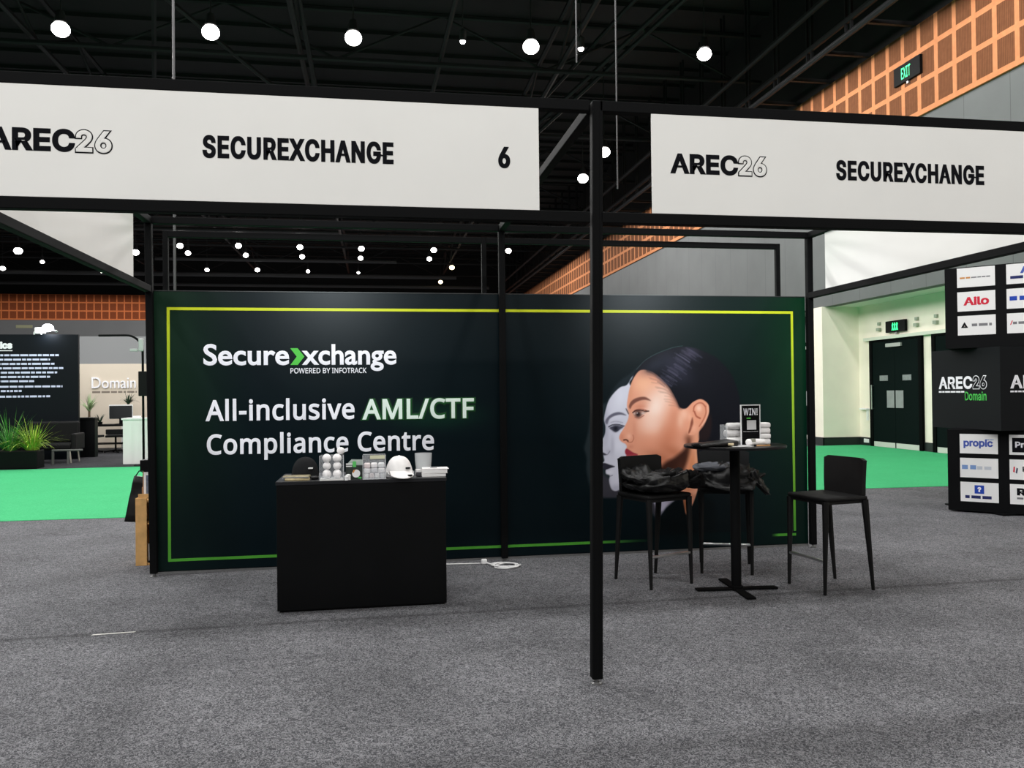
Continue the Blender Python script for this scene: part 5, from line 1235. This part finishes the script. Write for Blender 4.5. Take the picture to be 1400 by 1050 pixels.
bx('screen_housing', (-.3, .3, -.03, .02, .16, .52), mat('monitor_back', (38, 40, 42), .4), mo, .01); bx('bezel', (-.31, .31, -.01, .03, .15, .55), WHITEP, mo); bx('stand', (-.04, .04, -.02, .02, .02, .2), BLACK, mo); bx('foot', (-.14, .14, -.1, .1, 0, .02), BLACK, mo)
def pot_plant(label, loc, m, n, L0, L1, w, sp, r=.08, h=.14, seed=1, trunk=0.):
    t = thing('potted_plant', label, 'plant', loc)
    b = BM(); lathe(b, [(r*.8, 0), (r, h), (r*.9, h), (r*.8, h*.9)], (0, 0, 0), 16); new('pot', b, BLACKM, t, True, .6)
    b = BM(); blades(b, n, L0, L1, w, sp, random.Random(seed), .03)
    for v in b.verts: v.co.z += h*.9+trunk
    new('leaves', b, m, t)
    if trunk: b = BM(); tube(b, [(0, 0, h*.8), (0, 0, h+trunk)], .03, 8); new('trunk', b, mat('palm_trunk', (90, 74, 56), .8), t)
pot_plant('spiky green pot plant in the middle of the black desk', (-7.52, 24.2, .75), DARKLEAF, 20, .12, .3, .02, .7, .07, .08, 3)
pot_plant('dark palm-like plant on a white pedestal right of the Domain lettering', (-7.06, 25.2, .9), DARKLEAF, 60, .25, .42, .018, 1.5, .09, .14, 4, .28)
b = BM(); box(b, -.15, .15, -.15, .15, 0, .9, .005); tag(new('pedestal', b, WHITEP), 'white pedestal behind the monitor carrying the dark palm plant', 'pedestal', None, (-7.06, 25.2, 0))
pot_plant('pale palm at the right edge of the text board', (-8.05, 25.0, 0), PALE, 40, .35, .62, .02, 1.2, .16, .4, 7, .75)
b = BM(); box(b, -.13, .13, -.2, .2, 0, .68, .004); tag(new('cabinet', b, mat('pale_grey_cabinet', (150, 156, 154), .5)), 'pale grey pedestal cabinet under the right end of the black desk', 'cabinet', None, (-6.50, 24.0, 0))
b = BM(); box(b, -.14, .14, -.16, .16, 0, .82, .004); tag(new('cabinet', b, mat('mint_cabinet', (86, 200, 140), .5)), 'mint green cabinet between the desk and the white counter', 'cabinet', None, (-6.15, 24.0, 0))
for i, (x, lab) in enumerate(((-7.6, 'black office chair under the left half of the black desk'), (-6.98, 'black office chair under the right half of the black desk'))):
    t = thing('office_chair', lab, 'chair', (x, 23.75, 0), .4*i-.2)
    b = BM(); box(b, -.24, .24, -.24, .24, .42, .48, .02); new('seat', b, FAB, t); b = BM(); box(b, -.22, .22, -.28, -.23, .5, .64, .02); new('backrest', b, FAB, t)
    b = BM(); tube(b, [(0, 0, .06), (0, 0, .42)], .025, 8); new('gas_column', b, BLACK, t)
    for k in range(4): a = k*math.pi/2+.3; b = BM(); tube(b, [(0, 0, .07), (.27*math.cos(a), .27*math.sin(a), .035)], .018, 6); ball(b, (.27*math.cos(a), .27*math.sin(a), .028), .028, 8); new('leg', b, BLACK, t)
wc = thing('reception_counter', 'white reception counter partly hidden by the left rear booth post', 'counter', (-5.18, 19.75, 0))
bx('body', (-.40, .45, -.25, .25, .0, .99), mat('white_counter_gloss', (238, 238, 236), .3), wc, .004); bx('top', (-.43, .48, -.27, .27, .99, 1.03), WHITEP, wc, .004)
b = BM(); box(b, -.08, .08, -.05, .05, 0, .05, .004); tag(new('card_holder', b, WHITEP), 'small white holder on the white reception counter', 'holder', None, (-5.35, 19.75, 1.03))
ar = thing('arched_banner_pole', 'slim black arched pole with a hanging black speaker box near the left post', 'pole', (-5.0, 19.0, 0))
pts = [(-.92, 0, 2.845), (-.45, 0, 2.85)]+[(-.35+.33*math.sin(a*math.pi/20), 0, 2.50+.35*math.cos(a*math.pi/20)) for a in range(0, 11)]+[(-.01, 0, 0)]
b = BM(); tube(b, pts, .025, 8); new('pole', b, BLACK, ar, True); b = BM(); lathe(b, [(.2, 0), (.2, .015), (.03, .02)], (-.01, 0, 0), 20); new('foot_plate', b, BLACK, ar)
b = BM(); box(b, -.09, .12, -.1, .06, 1.52, 2.06, .01); new('speaker_box', b, BLACKM, ar)
b = BM(); box(b, -.28, -.12, -.04, .04, 2.5, 2.56, .01); box(b, -.1, -.0, -.05, .02, 2.5, 2.78, .02); new('clamp', b, mat('pale_clamp', (170, 172, 172), .5), ar)
b = BM(); box(b, -.6, .6, -.02, 0, -.12, .12, .01); tag(new('wall_sign', b, mat('pale_wall_sign', (150, 150, 120), .6)), 'tiny pale strip sign on the far grey wall above the text board', 'sign', None, (-26.9, 68.98, 7.1))

# ------------------------------------------------------------------ hall lamps
GLOW = mat('lamp_glow', (255, 255, 255), .5, emit=(255, 250, 244), estr=16)
GLOWW = mat('warm_lamp_glow', (255, 250, 230), .5, emit=(255, 226, 170), estr=12)
HOUS = mat('lamp_housing', (40, 41, 43), .5)
def lamp(label, x, y, z=10., r=.19, power=LAMP_W, glow=GLOW, group='high-bay lamps under the dark roof'):
    t = thing('high_bay_lamp', label, 'lamp', (x, y, z), 0, group)
    b = BM(); lathe(b, [(r*.5, .10), (r*.72, .15), (r*.6, .24), (r*.4, .42)], (0, 0, 0), 20); new('housing', b, HOUS, t, True, .6)
    b = BM(); tube(b, [(0, 0, .4), (0, 0, 13.19-z)], .018, 6); new('stem', b, HOUS, t)
    b = BM(); ball(b, (0, 0, 0), r, 20, (1, 1, .85)); new('glowing_dome', b, glow, t, True)
    if power: bulb('hall_lamp_light', (0, 0, -r-.2), power, .3, parent=t)
    return t
o5 = ('leftmost', 'second', 'middle', 'fourth', 'rightmost')
for i, (x, y) in enumerate(((-7.08, 20.2), (-3.718, 19.88), (-.446, 19.73), (3.84, 19.62), (8.255, 19.44))):
    lamp('glaring round ceiling lamp above the header signs, %s of the five along the top' % o5[i], x, y, r=(.20, .2, .2, .2, .18)[i])
lamp('round ceiling lamp seen just right of the middle post between the signs', 8.06, 27.91, r=.21)
lamp('round ceiling lamp seen just left of the middle post between the signs', 8.2, 31.46, r=.21)
for x in (-7.3, -3.8, -.5, 3.8):
    for y in (27.9, 31.5): bulb('hall_lamp_light', (x, y, 10), LAMP_W)
for x in (-22, -18, -14.5, -10.9):
    for y in (20, 30): bulb('hall_lamp_light', (x, y, 10), LAMP_W)
o6 = ('first', 'second', 'third', 'fourth', 'fifth', 'sixth')
for i, (x, y) in enumerate(((-10.77, 48.37), (-7.56, 48.03), (-4.19, 48.13), (-.73, 48.24), (3.47, 48.29), (7.9, 48.07))):
    lamp('small bright lamp over the backdrop, %s from the left in its highest row' % o6[i], x, y, r=.17)
for i, (x, y) in enumerate(((-10.86, 50.79), (-7.64, 51.23), (-4.35, 51.42), (-.834, 51.6), (3.418, 51.46))):
    lamp('small bright lamp over the backdrop, %s from the left in its second row' % o6[i], x, y, r=.155)
for i, (x, y) in enumerate(((-11.07, 57.42), (-7.77, 57.1), (-4.48, 57.46), (-1.09, 57.82))):
    lamp('tiny lamp over the backdrop, %s from the left in its third row' % o6[i], x, y, r=(.14, .16, .12, .10)[i])
for (x, y, r, lab) in ((-20.2, 51.0, .23, 'small bright lamp under the white side fascia at the left picture edge'), (-13.8, 50.85, .2, 'small lamp just right of the left side fascia edge'), (-23.9, 58.0, .16, 'tiny lamp lowest at the left picture edge above the copper band'), (-18.05, 58.74, .14, 'tiny lamp below the middle of the sloping left beam'), (-20.4, 55.0, .12, 'faint tiny lamp directly below the bright one at the left edge')):
    lamp(lab, x, y, r=r)
lamp('warm yellowish small lamp left of the middle rear post, upper one', 5.15, 54.8, r=.17, power=200, glow=GLOWW); lamp('warm yellowish small lamp left of the middle rear post, lower one', 4.95, 62.0, 10.0, .16, 200, GLOWW)
for (x, y, z, r, lab) in ((2.2, 20.0, 10.2, .07, 'small spotlight glinting left of the fourth header lamp'), (5.2, 20.0, 10.2, .075, 'small spotlight glinting between the fourth and rightmost header lamps')):
    t = thing('spot_fixture', lab, 'lamp', (x, y, z)); b = BM(); lathe(b, [(r*1.3, 0), (r*1.3, .25), (r*.6, .3)], (0, 0, 0), 14); new('housing', b, HOUS, t); b = BM(); ball(b, (0, 0, 0), r, 12); new('glowing_lens', b, GLOW, t, True); b = BM(); tube(b, [(0, 0, .28), (0, 0, 13.19-z)], .018, 6); new('stem', b, HOUS, t)
# hanging cables
for (x, y, z, r, lab) in ((3.67, 12, 4.6, .012, 'thin pale cable hanging from the roof just right of the middle post'), (3.05, 12, 6.5, .012, 'thin dark cable hanging from the roof left of the middle post'), (-3.2, 14, 3.2, .022, 'dark vertical hanging pole seen above the 26 on the left sign')):
    b = BM(); tube(b, [(0, 0, 0), (0, 0, 13.05-z)], r, 6); tag(new('hanging_cable', b, mat('cable_grey', (56, 56, 58), .5)), lab, 'cable', None, (x, y, z))

# everything on the dark shade sheet rests on its surface
for o in list(SC.objects):
    if o.parent is None and o.type in ('EMPTY', 'MESH') and o.get('category') and o.location.y > 18.6 and -12 < o.location.x < -4.9 and abs(o.location.z) < .01 and o.name not in ('stand_floor_shade', 'aisle_carpet'):
        o.location.z += .0055
for x, y in ((-6.6, 23.2), (-8.2, 23.6)): area('stand_fill_light', (x, y, 3.6), 14, .3, (math.radians(40), 0, 0), (1, .98, .95))  # unseen fill lights added to brighten the distant stand wall
